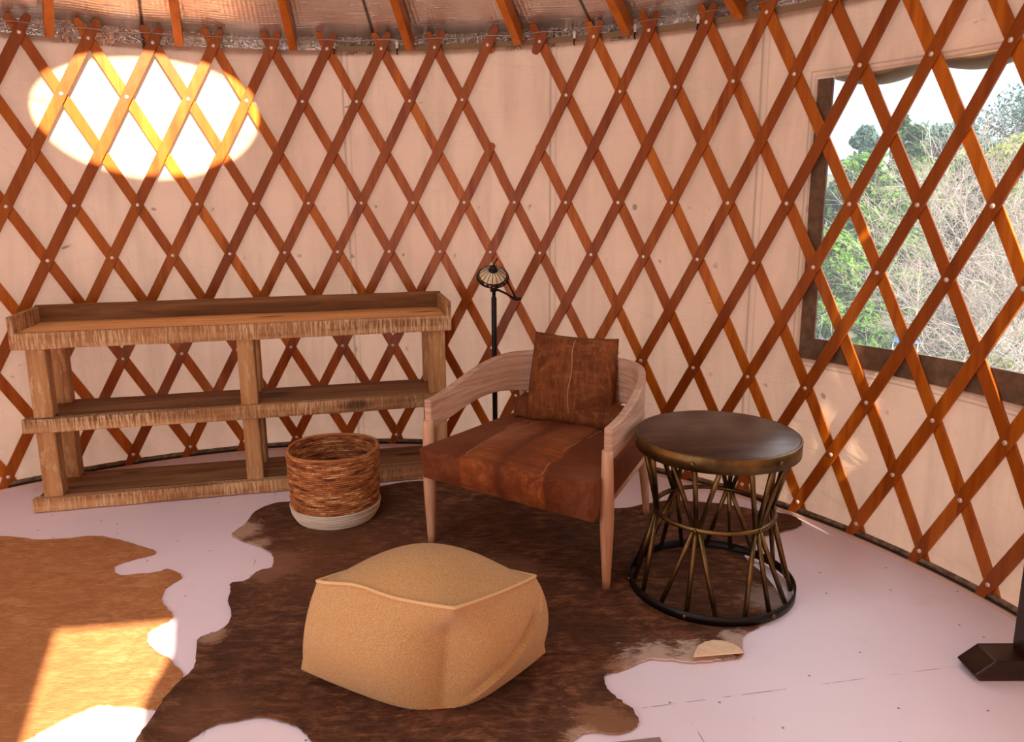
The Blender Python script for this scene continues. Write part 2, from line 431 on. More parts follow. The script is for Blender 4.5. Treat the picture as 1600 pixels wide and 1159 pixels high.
# ---------------------------------------------------------------- setting: roof lined with foil, open at the skylight
RING, ZRING, RB, ZB = .476, 3.07, RW+.03, 2.065
mb = MB(); nA, nR = 168, 16; vs = []; fs = []
for j in range(nR+1):
    f = j/nR; r = RB+(RING-RB)*f
    for i in range(nA):
        a = 2*PI*i/nA
        sag = .012*math.sin(PI*((a*28/(2*PI)-.6) % 1.))*(1-f)
        vs.append(cylp(r, a, ZB+(ZRING-ZB)*f-sag+.006*math.sin(9*a+5*f)*(1-f))+Vector((-.055*f, -.03*f, 0)))
for j in range(nR):
    for i in range(nA): fs.append((j*nA+i, j*nA+(i+1) % nA, (j+1)*nA+(i+1) % nA, (j+1)*nA+i))
mb.add(vs, fs, True)
o = mb.build('ceiling', M_foil, fix=False); tag(o, kind='structure')
o.modifiers.new('thick', 'SOLIDIFY').thickness = .01

# ---------------------------------------------------------------- rafters
RA = [-32.4, -19.9, -7.65, 5.77, 18.6, 31.2, 43.4]
NB = ['far left rafter, above the left end of the bright sun patch', 'rafter ending above the right part of the sun patch', 'rafter ending third from the left, above the middle of the bookcase',
      'rafter ending above the right end of the bookcase', 'rafter ending at the gap in the lattice, above the floor lamp', 'rafter ending above the armchair pillow', 'rightmost rafter, ending above the round side table']
for i, a in enumerate(RA):
    ar = math.radians(a)
    P0, P1 = Vector((0, 2.375, 1.997)), Vector((0, .53, 3.045))
    d = (P1-P0).normalized(); up = Vector((0, -d.z, d.y))*1.0
    up = Vector((1, 0, 0)).cross(d)*1.0
    if up.z < 0: up = -up
    mb = MB(); w = .019; h = .068
    vs = []
    for p in (P0, P1):
        for sx, hh in ((-w, 0), (w, 0), (w, h), (-w, h)): vs.append(p+Vector((sx, 0, 0))+up*hh)
    mb.add(vs, [(0,1,2,3),(7,6,5,4),(0,4,5,1),(1,5,6,2),(2,6,7,3),(3,7,4,0)])
    o = mb.build('rafter', M_rafter, bevel=.003); o.rotation_euler = (0, 0, -ar)
    tag(o, 'orange stained wooden '+NB[i], 'rafter', 'roof rafters')

# ---------------------------------------------------------------- lattice: riveted laths
TL = .0095
HROWS = (3, 2, 0, -1, -3, -4, -5)
def lath_mesh(kind, c, h0, h1):
    """kind '/' : column = c+h ; kind '\\' : column = c-h"""
    off0 = 0. if kind == '/' else TL+.001
    w = .0228; n = int((h1-h0)*3)+2
    hs = [h0+(h1-h0)*i/n for i in range(n+1)]
    e = w/S*.5
    hs = [h0+e*.12, h0+e*.5]+[h for h in hs if h0+e < h < h1-e]+[h1-e*.5, h1-e*.12]
    hs = [h0]+hs+[h1]
    mb = MB(); vs = []
    def P(h, off):
        z = ZR+(h+5)*S
        k = c+h if kind == '/' else c-h
        return cylp(rl(z)+off, ph(k), z)
    for h in hs:
        p = P(h, 0); tan = (P(h+.02, 0)-P(h-.02, 0)).normalized()
        rad = Vector((-p.x, -p.y, 0)).normalized()
        side = tan.cross(rad).normalized()
        dd = min(h-h0, h1-h)*S
        ww = w*min(1., math.sqrt(max(.05, 1-(1-min(dd/w/.9, 1.))**2)))
        for sx, oo in ((-ww, off0), (ww, off0), (ww, off0+TL), (-ww, off0+TL)): vs.append(p-rad*oo+side*sx)
    fs = []
    m = len(hs)
    for i in range(m-1):
        for k in range(4): fs.append((i*4+k, i*4+(k+1) % 4, (i+1)*4+(k+1) % 4, (i+1)*4+k))
    fs.append((3, 2, 1, 0)); fs.append(((m-1)*4, (m-1)*4+1, (m-1)*4+2, (m-1)*4+3))
    mb.add(vs, fs); return mb
def rivet(mb_r, k, h):
    z = ZR+(h+5)*S; a = ph(k); p = cylp(rl(z), a, z)
    q = (Vector((-p.x, -p.y, 0))).to_track_quat('Z', 'Y').to_matrix().to_4x4()
    M = Matrix.Translation(p) @ q
    mb_r.lathe([(.0088, -.001), (.0085, .0018), (.0055, .0036), (.0015, .0042)], 12, M)
secL = thing('lattice_section', 'left lattice section of crossed orange wooden laths, behind the bookcase and under the sun patch', 'lattice', cylp(2.36, ph(4), 0))
secR = thing('lattice_section', 'right lattice section of crossed orange wooden laths, behind the armchair and across the window', 'lattice', cylp(2.36, ph(27), 0))
def link_local(o, par):                      # built in world space, hung under its section
    o.parent = par; o.location = -Vector(par.location)
rng = random.Random(11)
for c in range(-5, 42, 2):
    h1 = 1.16 if c == 15 else 3.30+rng.uniform(-.03, .05)
    o = lath_mesh('/', c, -5.25, h1).build('lath', M_lath, bevel=.002, seg=1)
    par = secL if c <= 15 else secR; link_local(o, par)
    for h in HROWS:
        if h > h1: continue
        mb = MB(); rivet(mb, c+h, h); r = mb.build('rivet', M_rivet); r.parent = o
for d in range(-7, 42, 2):
    h0, h1 = -5.25, 3.30+rng.uniform(-.03, .05)
    par = secL if d <= 17 else secR
    if d == 19: h1 = 1.12
    o = lath_mesh('\\', d, h0, h1).build('lath', M_lath2, bevel=.002, seg=1); link_local(o, par)
# the two short stubs at the joint between the sections
o = lath_mesh('\\', 19, 2.86, 3.12).build('lath', M_lath2, bevel=.002, seg=1); link_local(o, secL)
o = lath_mesh('/', 15, 2.78, 3.2).build('lath', M_lath, bevel=.002, seg=1); link_local(o, secR)
mb = MB(); rivet(mb, 18, 3); r = mb.build('rivet', M_rivet); r.parent = o

# ---------------------------------------------------------------- tension cable with clips
mb = MB(); pts = []
for i in range(181):
    a = -70+150*i/180; ar = math.radians(a)
    k = (ar-PH0)/DPH
    pts.append(cylp(2.379, ar, 2.046+.004*math.cos(PI*k)))
mb.tube(pts, .0022, 6)
tag(mb.build('tension_cable', M_wire), 'thin steel cable running through the tops of the lattice under the rafters', 'cable')
CL = [(526, 68), (618, 66), (888, 55), (985, 45), (1083, 28), (1185, 14)]
CLA = [-3.1, 4.2, 25.0, 31.9, 38.8, 45.9]
CLL = ['above the bookcase, left of the fourth rafter', 'beside the rafter end above the right half of the bookcase', 'just left of the rafter above the pillow', 'just right of the rafter above the pillow', 'left of the rightmost rafter', 'right of the rightmost rafter, nearest the window']
for a, l in zip(CLA, CLL):
    ar = math.radians(a); q = thing('cable_clip', 'small white plastic clip '+l, 'clip', cylp(2.399, ar, 2.0), -ar, 'white clips along the top of the canvas')
    mb = MB(); mb.box(-.006, .006, -.004, .004, .012, .046); mb.box(-.0085, .0085, -.005, .005, .03, .04); mb.build('clip_body', M_clip, q, bevel=.002)
    mb = MB(); mb.tube([(0, 0, .012), (0, -.004, 0), (0, -.009, -.006), (0, -.006, -.014), (0, .002, -.016)], .0032, 6); mb.build('hook', M_black, q)

# ---------------------------------------------------------------- window on the right
win = thing('window_1', None, None, (0, 0, 0)); tag(win, kind='structure')
def band(name, r, a0, a1, z0, z1, mat, thick=.004, n=40, parent=win):
    mb = MB(); vs = []; fs = []
    for i in range(n+1):
        a = a0+(a1-a0)*i/n; ar = math.radians(a)
        for rr, z in ((r, z0(a)), (r, z1(a)), (r+thick, z1(a)), (r+thick, z0(a))): vs.append(cylp(rr, ar, z))
    for i in range(n):
        for k in range(4): fs.append((i*4+k, i*4+(k+1) % 4, (i+1)*4+(k+1) % 4, (i+1)*4+k))
    fs.append((3, 2, 1, 0)); fs.append((n*4, n*4+1, n*4+2, n*4+3))
    mb.add(vs, fs); o = mb.build(name, mat, parent)
    o['kind'] = 'structure'; return o
gz = lambda a: .752+.0011*(a-WA0)
mb = MB()
for (a0, a1, z0, z1) in ((WA0-.1, 52.6, lambda a: wz0(a)-.004, wz1), (WA0-.1, WA1+.1, lambda a: wz0(a)-.004, gz), (WA1-1.4, WA1+.1, lambda a: wz0(a)-.004, wz1)):
    n = 60 if a1-a0 > 5 else 4; vs = []; fs = []
    for i in range(n+1):
        a = a0+(a1-a0)*i/n; ar = math.radians(a)
        for rr, z in ((RW+.002, z0(a)), (RW+.002, z1(a)), (RW+.012, z1(a)), (RW+.012, z0(a))): vs.append(cylp(rr, ar, z))
    for i in range(n):
        for k in range(4): fs.append((i*4+k, i*4+(k+1) % 4, (i+1)*4+(k+1) % 4, (i+1)*4+k))
    fs.append((3, 2, 1, 0)); fs.append((n*4, n*4+1, n*4+2, n*4+3)); mb.add(vs, fs)
mb.build('window_frame', M_frame, win)
band('window_pane', RW+.014, WA0, WA1, lambda a: wz0(a)+.01, wz1, M_pane, .0015)
# rolled-up shade outside, sagging between its ties
mb = MB(); pts = []; rads = []
for i in range(61):
    a = 52.4+(WA1-52.4)*i/60
    s = abs(math.sin(PI*(a-52.2)/8.6)); pts.append(cylp(RW+.05, math.radians(a), wz1(a)+.022-.030*s)); rads.append(.026+.010*s)
mb.tube(pts, rads, 10)
M_roll = plain('tan_rolled_shade', srgb(158, 128, 92), .85)
o = tag(mb.build('rolled_shade', M_roll), 'tan rolled-up window shade hanging along the top of the window', 'window shade')

# door behind the camera: leaf with one tall light
door = thing('door_1', None, None); tag(door, kind='structure')
mb = MB()
for (a0, a1, z0, z1) in ((DA0-1.8, DA0, .0, 1.97), (DA1, DA1+1.8, .0, 1.97), (DA0, DA1, .72, .85), (DA0, DA1, 1.9, 1.97)):
    n = 6; vs = []; fs = []
    for i in range(n+1):
        a = math.radians(a0+(a1-a0)*i/n)
        for rr, z in ((RW-.03, z0), (RW-.03, z1), (RW-.004, z1), (RW-.004, z0)): vs.append(cylp(rr, a, z))
    for i in range(n):
        for k in range(4): fs.append((i*4+k, i*4+(k+1) % 4, (i+1)*4+(k+1) % 4, (i+1)*4+k))
    fs.append((3, 2, 1, 0)); fs.append((n*4, n*4+1, n*4+2, n*4+3)); mb.add(vs, fs)
vs = []  # unseen piece added across the opening to notch the sun patch
for a, z in ((DA0, .85), (DA0+1.5, .85), (DA0+1.5, 1.60), (DA0, 1.72)):
    for rr in (RW-.03, RW-.004): vs.append(cylp(rr, math.radians(a), z))
mb.add(vs, [(0,2,4,6),(7,5,3,1),(0,1,3,2),(2,3,5,4),(4,5,7,6),(6,7,1,0)])
mb.build('door_frame_and_sun_stop', M_rafter, door)

# ---------------------------------------------------------------- bookcase
BA = Vector((-1.317, 1.535, 0)); bang = math.atan2(.409, 1.755)
bc = thing('bookcase', 'long low rustic wooden bookcase with three open shelves against the lattice wall', 'bookcase', BA, bang)
L, D = 1.805, .325
def board(name, x0, x1, y0, y1, z0, z1, mat, bev=.004):
    mb = MB(); n = max(1, int((x1-x0)/.12)); rr = random.Random(int(abs(x0*100+z0*991+y0*77)))
    # a box with slightly wandering edges, sawn by hand
    vs = []; fs = []
    for i in range(n+1):
        x = x0+(x1-x0)*i/n
        for y, z in ((y0, z0), (y1, z0), (y1, z1), (y0, z1)):
            vs.append((x, y+rr.uniform(-.0015, .0015), z+rr.uniform(-.0018, .0018)))
    for i in range(n):
        for k in range(4): fs.append((i*4+k, i*4+(k+1) % 4, (i+1)*4+(k+1) % 4, (i+1)*4+k))
    fs.append((3, 2, 1, 0)); fs.append((n*4, n*4+1, n*4+2, n*4+3)); mb.add(vs, fs)
    return mb.build(name, mat, bc, bevel=bev)
for y0, y1 in ((.03, .125), (.127, .222), (.224, .318)):
    o = board('top_board', .018, L-.018, y0, y1, .752, .776, M_board_top, .003)
board('front_rail', .0, L, 0., .03, .708, .778, M_board_face)
board('back_lip', .0, L, D-.018, D+.002, .74, .852, M_board_dark)
board('side_lip', -.004, .018, .0, D-.018, .712, .845, M_board_face, .003)
board('side_lip', L-.018, L+.004, .0, D-.018, .712, .845, M_board_face, .003)
for z0, z1, xl, xr in ((.352, .412, .0, L-.01), (.004, .062, .0, L)):
    board('shelf_rail', xl, xr, 0., .045, z0, z1, M_board_face)
    board('shelf_board', .012, xr-.01, .046, .18, z0+.02, z1-.004, M_board_dark, .003)
    board('shelf_board', .012, xr-.01, .182, D, z0+.02, z1-.002, M_board_dark, .003)
for x0, x1 in ((.042, .118), (.868, .940), (1.705, 1.782)):
    for y0, y1 in ((.018, .088), (D-.075, D-.008)):
        for z0, z1 in ((.060, .353), (.4105, .752)):
            mb = MB(); mb.box(x0, x1, y0, y1, z0, z1); mb.build('post', M_post, bc, bevel=.006)

# ---------------------------------------------------------------- woven basket
bk = thing('woven_basket', 'round coiled brown basket with a white base in front of the bookcase', 'basket', (-.019, 1.498, .009))
t = NT('coiled_raffia'); t.set(Roughness=.75)
x, y, z = t.xyz()
ang = t.math('ARCTAN2', x, y)
co = t.n('ShaderNodeCombineXYZ'); t.l(t.math('MULTIPLY', ang, 2.2), co.inputs[0]); t.l(t.math('MULTIPLY', t.math('FLOOR', t.math('DIVIDE', t.math('SUBTRACT', z, .066), .00837)), 1.37), co.inputs[1])
n1 = t.noise(1., vec=co.outputs[0], detail=3, rough=.6)
c2 = t.n('ShaderNodeCombineXYZ'); t.l(t.math('MULTIPLY', ang, 40.), c2.inputs[0]); t.l(t.math('MULTIPLY', z, 118.), c2.inputs[1])
n2 = t.noise(1., vec=c2.outputs[0], detail=1)
c = t.ramp(n1, [(.34, srgb(84, 36, 14)), (.44, srgb(160, 90, 42)), (.55, srgb(196, 124, 66)), (.66, srgb(236, 184, 124))])
c = t.mix(t.ramp(n2, [(.54, 0.), (.66, .6)]), c, srgb(80, 36, 16))
gapz = t.math('ABSOLUTE', t.math('SUBTRACT', t.math('FRACT', t.math('DIVIDE', t.math('SUBTRACT', z, .066), .00837)), .5))
c = t.mix(t.ramp(gapz, [(.33, 0.), (.5, .75)]), c, srgb(58, 24, 10))
t.color(c); t.bump(n2, .4, .004); M_raffia = t.m
t = NT('white_coil'); t.set(Roughness=.85); x, y, z = t.xyz(); t.color(t.ramp(t.noise(1., vec=t.mapped((6, 6, 140)), detail=3), [(.35, srgb(186, 170, 152)), (.65, srgb(232, 220, 204))])); M_white_coil = t.m
def coils(z0, z1, r_of, n, mat, name, seed):
    mb = MB(); rr = random.Random(seed); prof = []
    dz = (z1-z0)/n
    for i in range(n):
        z = z0+dz*(i+.5); r = r_of(z)+rr.uniform(-.0012, .0012)
        for q in (-.5, -.3, 0, .3, .46): prof.append((r+.0042*math.cos(q*PI), z+dz*q))
    inner = [(r-.011, z) for r, z in reversed(prof)]
    mb.lathe(prof+inner, 56, cap0=False, cap1=False); return mb.build(name, mat, bk)
rb = lambda z: .178+.008*min(1, max(0, z-.07)/.22)-.000*z
coils(.066, .292, rb, 27, M_raffia, 'basket_body', 2)
rb2 = lambda z: .158+.024*math.sin(min(1., z/.06)*PI/2)
coils(.0, .066, rb2, 8, M_white_coil, 'basket_base', 3)
mb = MB(); mb.lathe([(.001, .006), (.155, .006), (.155, .012), (.001, .012)], 40); mb.build('basket_bottom', M_raffia, bk)
mb = MB(); pts = [(.181*math.cos(a), .181*math.sin(a), .294+.0025*math.sin(3*a)) for a in [2*PI*i/60 for i in range(60)]]; mb.tube(pts, .0062, 8, closed=True)
mb.build('rim', wood('rim_raffia', [srgb(150, 88, 44), srgb(186, 120, 68), srgb(212, 152, 96)], 'x', 2., .7, knots=False), bk)

# ---------------------------------------------------------------- floor lamp
lp = thing('floor_lamp', 'slim black floor lamp with a small leaded glass shade between bookcase and armchair', 'lamp', (.6385, 2.05, 0))
mb = MB(); mb.lathe([(.115, .0), (.115, .008), (.10, .016), (.035, .026), (.02, .05), (.0112, .06)], 32); mb.build('base', M_black, lp)
mb = MB(); mb.lathe([(.0124, .05), (.0124, .845), (.0085, .85), (.0085, .878)], 16); mb.build('pole', M_black, lp)
mb = MB(); mb.lathe([(.010, .872), (.018, .876), (.018, .884), (.013, .888), (.018, .892), (.016, .900), (.006, .904)], 20); mb.build('collar', M_black, lp)
sc = Vector((-.003, -.035, .953))
tilt = Matrix.Translation(sc) @ Euler((math.radians(38), math.radians(4), 0)).to_matrix().to_4x4()
mb = MB(); E1 = (.112, .015, .835)
mb.tube([(.012, 0, .885), (.06, .006, .862), (.096, .012, .838)], .0052, 8)
mb.tube([(.088, .011, .840), (.112, .014, .836), (.128, .016, .837)], [.008, .0085, .005], 8)
mb.tube([(.104, .013, .838), (.082, .0, .885), (.062, -.01, .925)], .0045, 8); mb.build('swing_arm', M_black, lp)
t = NT('leaded_glass'); t.set(Roughness=.3)
tcn = t.tc(); x, y, z = t.xyz()
t.color(t.ramp(t.noise(20., detail=3), [(.3, srgb(206, 180, 130)), (.7, srgb(238, 222, 180))])); M_glass = t.m
mb = MB(); mb.lathe([(.022, .034), (.040, .024), (.062, .004), (.068, -.008), (.066, -.0085), (.060, .002), (.038, .022), (.020, .032)], 40, tilt, cap0=False, cap1=False)
sh = mb.build('shade', M_glass, lp)
mb = MB()
for k in range(16):
    a = 2*PI*k/16; pp = [(.021, .0355), (.040, .0255), (.0625, .005)]
    mb.tube([tilt @ Vector((r*math.cos(a), r*math.sin(a), z)) for r, z in pp], .0014, 5)
for r, z in ((.0635, .003), (.0735, -.010)):
    mb.tube([tilt @ Vector((r*math.cos(a), r*math.sin(a), z)) for a in [2*PI*i/40 for i in range(40)]], .0022, 6, closed=True)
mb.build('lead_ribs', M_black, sh)
mb = MB(); mb.lathe([(.0638, .002), (.0730, -.009), (.0715, -.010), (.0622, .001)], 40, tilt, cap0=False, cap1=False)
t = NT('shade_rim_glass'); t.set(Roughness=.3); t.tc(); vo = t.n('ShaderNodeTexVoronoi'); t.l(t.tc(), vo.inputs['Vector']); vo.inputs['Scale'].default_value = 70
t.color(t.ramp(vo.outputs['Distance'], [(.3, srgb(190, 160, 130)), (.42, srgb(52, 16, 14))])); mb.build('shade_rim', t.m, sh)
mb = MB(); mb.lathe([(.0225, .030), (.021, .038), (.016, .041), (.016, .050), (.011, .054), (.004, .058)], 20, tilt); mb.build('shade_cap', M_black, lp)
mb = MB(); mb.tube([tilt @ Vector(p) for p in ((0, 0, .055), (.004, .006, .072), (.012, .012, .084), (.016, .016, .094))], [.004, .003, .0028, .0045], 8); mb.build('finial', M_black, lp)

# ---------------------------------------------------------------- soft bags: pouf, cushions, pillow
def bag(corners, N, bulge, name, mat, parent, extra=None, pw=1., noise=.0, seed=0):
    """corners[(sx,sy,sz)] ; bulge = (x, y, ztop, zbottom)"""
    idx = {}; vs = []; fs = []
    def P(u, v, w):
        p = Vector((0, 0, 0))
        for (sx, sy, sz), c in corners.items():
            p += Vector(c)*((1+sx*u)*(1+sy*v)*(1+sz*w)/8)
        return p
    cen = P(0, 0, 0)
    ax = (P(1, 0, 0)-P(-1, 0, 0)).normalized(); ay = (P(0, 1, 0)-P(0, -1, 0)).normalized(); az = (P(0, 0, 1)-P(0, 0, -1)).normalized()
    def vert(u, v, w):
        key = (round(u, 5), round(v, 5), round(w, 5))
        if key in idx: return idx[key]
        p = P(u, v, w)
        fu, fv, fw = [max(0., 1-abs(q)**2.2)**pw for q in (u, v, w)]
        bz = bulge[2] if w > 0 else bulge[3]
        p = p+ax*(bulge[0]*u*fv*fw)+ay*(bulge[1]*v*fu*fw)+az*(bz*w*fu*fv)
        if len(bulge) > 4:                      # seams bow outwards between the corners
            p = p+ax*(bulge[4]*u*fv*abs(w)**4)+ay*(bulge[4]*v*fu*abs(w)**4)
        if extra: p = extra(p, u, v, w)
        idx[key] = len(vs); vs.append(p); return idx[key]
    g = [-1+2*i/N for i in range(N+1)]
    for s in (-1, 1):
        for i in range(N):
            for j in range(N):
                a, b, c, d = g[i], g[i+1], g[j], g[j+1]
                for f in ([(s, a, c), (s, b, c), (s, b, d), (s, a, d)], [(a, s, c), (b, s, c), (b, s, d), (a, s, d)], [(a, c, s), (b, c, s), (b, d, s), (a, d, s)]):
                    fs.append(tuple(vert(*q) for q in f))
    mb = MB(); mb.add(vs, fs, True); o = mb.build(name, mat, parent)
    return o, vs, idx
# pouf
pf = thing('pouf', 'square tan woven fabric pouf on the dark cowhide in front of the armchair', 'pouf', (.48, .40, .009))
t = NT('tan_woven_fabric'); t.set(Roughness=.92, Sheen_Weight=.15)
wv1 = t.math('SINE', t.math('MULTIPLY', t.xyz()[2], 900.))
n1 = t.noise(380., detail=2); n2 = t.noise(1., vec=t.mapped((3, 3, 14)), detail=4); n3 = t.noise(420., detail=1)
c = t.ramp(n1, [(.32, srgb(166, 122, 76)), (.5, srgb(192, 148, 98)), (.68, srgb(212, 170, 120))])
c = t.mix(t.math('MULTIPLY', t.ramp(n2, [(.35, 0.), (.7, 1.)]), .35), c, srgb(190, 142, 88))
t.color(c); t.bump(t.math('ADD', n1, n3), .5, .004); t.b.inputs['Specular IOR Level'].default_value = .15; M_pouf = t.m
o0 = Vector(pf.location)
def W(x, y, z): return Vector((x, y, z))-o0
PL, PF, PR, PB = W(.199, .362, .312), W(.579, .172, .342), W(.781, .438, .283), W(.415, .60, .270)
BLc, BF, BR, BB = W(.138, .362, .052), W(.545, .205, .004), W(.812, .425, .058), W(.42, .64, .03)
def pouf_extra(p, u, v, w):
    if u > .55:                                 # a long crease running down the right-hand side
        tt = v-(.30+1.10*w); fade = max(0., 1-abs(w)**5)*min(1., (u-.55)/.3)*max(0., 1-max(0., v-.6)*2.5)
        nrm = Vector((.83, -.55, 0))
        p = p+nrm*fade*(.013*math.exp(-tt/.34) if tt > 0 else -.013*math.exp(tt/.22))
    cf = max(0., u)*max(0., -v)                # the near vertical edge is soft and round below the seam
    k = min(1., max(0., (.97-w)/.6)); k = k*k*(3-2*k)
    p = p+Vector((-.02, .105, 0))*(cf**3*k)*.55
    cb = max(0., -u)*max(0., v); p = p+Vector((.02, -.08, 0))*(cb**3*k)
    belly = max(0., 1-((w-.15)/.9)**2)
    p = p+Vector((.024, 0, 0))*(max(0., u)*max(0., v))**2*belly     # bellied right and left edges
    p = p+Vector((-.012, 0, 0))*(max(0., -u)*max(0., -v))**2*belly
    if v < 0: p.z += .016*math.exp(-((u+.35)/.4)**2)*max(0., w)**4*v*v
    p.z = max(p.z, .0005)
    return p
# u : left->right along the front, v : front->back
cor = {(-1,-1,1): PL, (1,-1,1): PF, (1,1,1): PR, (-1,1,1): PB, (-1,-1,-1): BLc, (1,-1,-1): BF, (1,1,-1): BR, (-1,1,-1): BB}
ob, pv, pidx = bag(cor, 48, (.050, .050, .100, .022, .010), 'pouf_body', M_pouf, pf, pouf_extra)
loop = []
N = 48; g = [-1+2*i/N for i in range(N+1)]
for q in [(x_, -1, 1) for x_ in g[:-1]]+[(1, y_, 1) for y_ in g[:-1]]+[(x_, 1, 1) for x_ in g[:0:-1]]+[(-1, y_, 1) for y_ in g[:0:-1]]:
    loop.append(pv[pidx[(round(q[0], 5), float(q[1]) if not isinstance(q[1], float) else round(q[1], 5), float(q[2]))]])
mb = MB(); mb.tube([p+Vector((0, 0, .002)) for p in loop], .0048, 6, closed=True); mb.build('piping', plain('piping_fabric', srgb(214, 172, 122), .9), pf)

# ---------------------------------------------------------------- armchair
def strips(t, c):
    x, y, z = t.xyz()
    wob = t.math('MULTIPLY', t.math('SUBTRACT', t.noise(9., detail=4), .5), .06)
    xx = t.math('ADD', t.math('ADD', x, t.math('MULTIPLY', y, .06)), wob)
    f = t.ramp(t.math('MULTIPLY_ADD', xx, 1.45, .5), [(.0, .55), (.255, .75), (.275, .0), (.44, .45), (.487, .95), (.53, .5), (.66, .12), (.72, .1), (.735, .8), (.95, .6)])
    return t.mix(t.math('MULTIPLY', f, .95), c, srgb(80, 28, 8))
CO = Vector((.722, 1.050, .0095)); crz = math.radians(-29.5)
ch = thing('armchair', 'oak armchair with a curved wrap-around back rail and brown cowhide seat', 'armchair', CO, crz)
M_seat = fur('seat_cowhide', srgb(104, 40, 10), srgb(172, 90, 34), srgb(208, 134, 82), rot=PI/2, sx=220, sy=26, warp=.15, big=3.,
             pale=[(-.13, .2, .16, .45, srgb(176, 116, 84)), (.10, .30, .14, .35, srgb(170, 106, 72)), (.30, -.02, .10, .5, srgb(186, 128, 92)), (-.30, .02, .10, .35, srgb(168, 104, 70))], bump=.7, post=strips, con=.28)
M_pillow = fur('pillow_cowhide', srgb(92, 42, 14), srgb(152, 84, 38), srgb(184, 120, 72), rot=0., sx=90, sy=90, warp=.1, big=5., bump=.7, con=.34)
SEAT_T = M_seat
def seat_extra(p, u, v, w):
    if w > .5:                                   # three sewn strips: slight furrows along the seams
        for uc in (-.46, -.02, .45):
            p = p-Vector((0, 0, .006*math.exp(-((u-uc-.05*math.sin(3*v))/.035)**2)))
    return p
cw = .338
scor = {(-1,-1,1): (-cw-.005, -.085, .408), (1,-1,1): (cw+.015, -.090, .400), (1,1,1): (.285, .585, .392), (-1,1,1): (-.285, .585, .392),
        (-1,-1,-1): (-cw, -.07, .292), (1,-1,-1): (cw+.005, -.075, .262), (1,1,-1): (.285, .585, .285), (-1,1,-1): (-.285, .585, .285)}
so, sv, si = bag(scor, 28, (.012, .014, .022, .008), 'seat_cushion', M_seat, ch, seat_extra)
mb = MB()
for uc in (-.46, .45):
    pts = []
    for i in range(31):
        v_ = -1+2*i/30; u_ = uc+.05*math.sin(3*v_)
        p = Vector((0, 0, 0))
        for (sx, sy, sz), c_ in scor.items(): p += Vector(c_)*((1+sx*u_)*(1+sy*v_)*(1+sz)/8)
        p.z += .022*max(0, 1-abs(u_)**2.2)*max(0, 1-abs(v_)**2.2)-.004
        pts.append(p)
    mb.tube([p+Vector((rng.uniform(-.003, .003), 0, 0)) for p in pts], .0013, 5)
M_stitch = plain('pale_hide_edge', srgb(190, 140, 104), .8)
mb.build('seam', M_stitch, so)
# wooden seat frame under the cushion
mb = MB()
mb.box(-.325, .325, .0, .03, .255, .289); mb.box(-.27, .27, .56, .59, .24, .282)
for s in (-1, 1):
    vs = [(s*.338, .02, .25), (s*.312, .02, .25), (s*.255, .58, .25), (s*.281, .58, .25)]
    mb.add([Vector(q) for q in vs]+[Vector(q)+Vector((0, 0, .036)) for q in vs], [(0,1,2,3),(4,5,6,7),(0,1,5,4),(1,2,6,5),(2,3,7,6),(3,0,4,7)])
mb.build('seat_frame', M_chairwood, ch, bevel=.003)
# legs
for s in (-1, 1):
    mb = MB(); n = 14; pts = []; rad = []
    for i in range(n+1):
        f = i/n; pts.append((s*(.362-.002*f), .002-.006*f, .0+.49*f)); rad.append(.0135+.0105*min(1, f/.45)-.005*max(0, (f-.6)/.4))
    mb.tube(pts, rad, 14); mb.build('leg', M_chairwood, ch)
    mb = MB(); pts = []; rad = []
    for i in range(n+1):
        f = i/n; pts.append((s*(.275-.012*f), .645-.085*f, .0+.50*f)); rad.append(.0125+.0085*min(1, f/.45)-.004*max(0, (f-.6)/.4))
    mb.tube(pts, rad, 14); mb.build('leg', M_chairwood, ch)
# the bent rail: arms and back in one
mb = MB(); vs = []; fs = []; n = 72; thick = .030; ex = 3.1
pts = []
for i in range(n+1):
    th = PI-PI*i/n
    c_, s_ = math.cos(th), math.sin(th)
    pts.append(Vector((.360*math.copysign(abs(c_)**(2/ex), c_), -.005+.612*abs(s_)**(2/ex), 0)))
# even spacing
cum = [0]
for i in range(n): cum.append(cum[-1]+(pts[i+1]-pts[i]).length)
tot = cum[-1]; m = 64; P2 = []
for k in range(m+1):
    s_ = tot*k/m; i = max(0, min(n-1, next((j for j in range(n) if cum[j+1] >= s_-1e-9), n-1)))
    f = (s_-cum[i])/max(1e-9, cum[i+1]-cum[i]); P2.append(pts[i].lerp(pts[i+1], f))
for k, p in enumerate(P2):
    d = (P2[min(k+1, m)]-P2[max(k-1, 0)]).normalized(); nrm = Vector((-d.y, d.x, 0))
    s_ = abs(k/m-.5)*2                          # 1 at the tips, 0 at the back
    g_ = 1-s_
    sm = lambda a, b, x_: (lambda q: q*q*(3-2*q))(max(0., min(1., (x_-a)/(b-a))))
    zt = .568+.097*sm(0, .66, g_); zb = .456+.052*sm(0, .5, g_)-.04*sm(.5, 1, g_)
    for o_, z_ in ((-thick/2, zb), (thick/2, zb), (thick/2, zt), (-thick/2, zt)): vs.append(p+nrm*o_+Vector((0, 0, z_)))
for i in range(m):
    for k in range(4): fs.append((i*4+k, i*4+(k+1) % 4, (i+1)*4+(k+1) % 4, (i+1)*4+k))
fs.append((3, 2, 1, 0)); fs.append((m*4, m*4+1, m*4+2, m*4+3))
mb.add(vs, fs); mb.build('back_rail', M_armwood, ch, bevel=.006, seg=3)
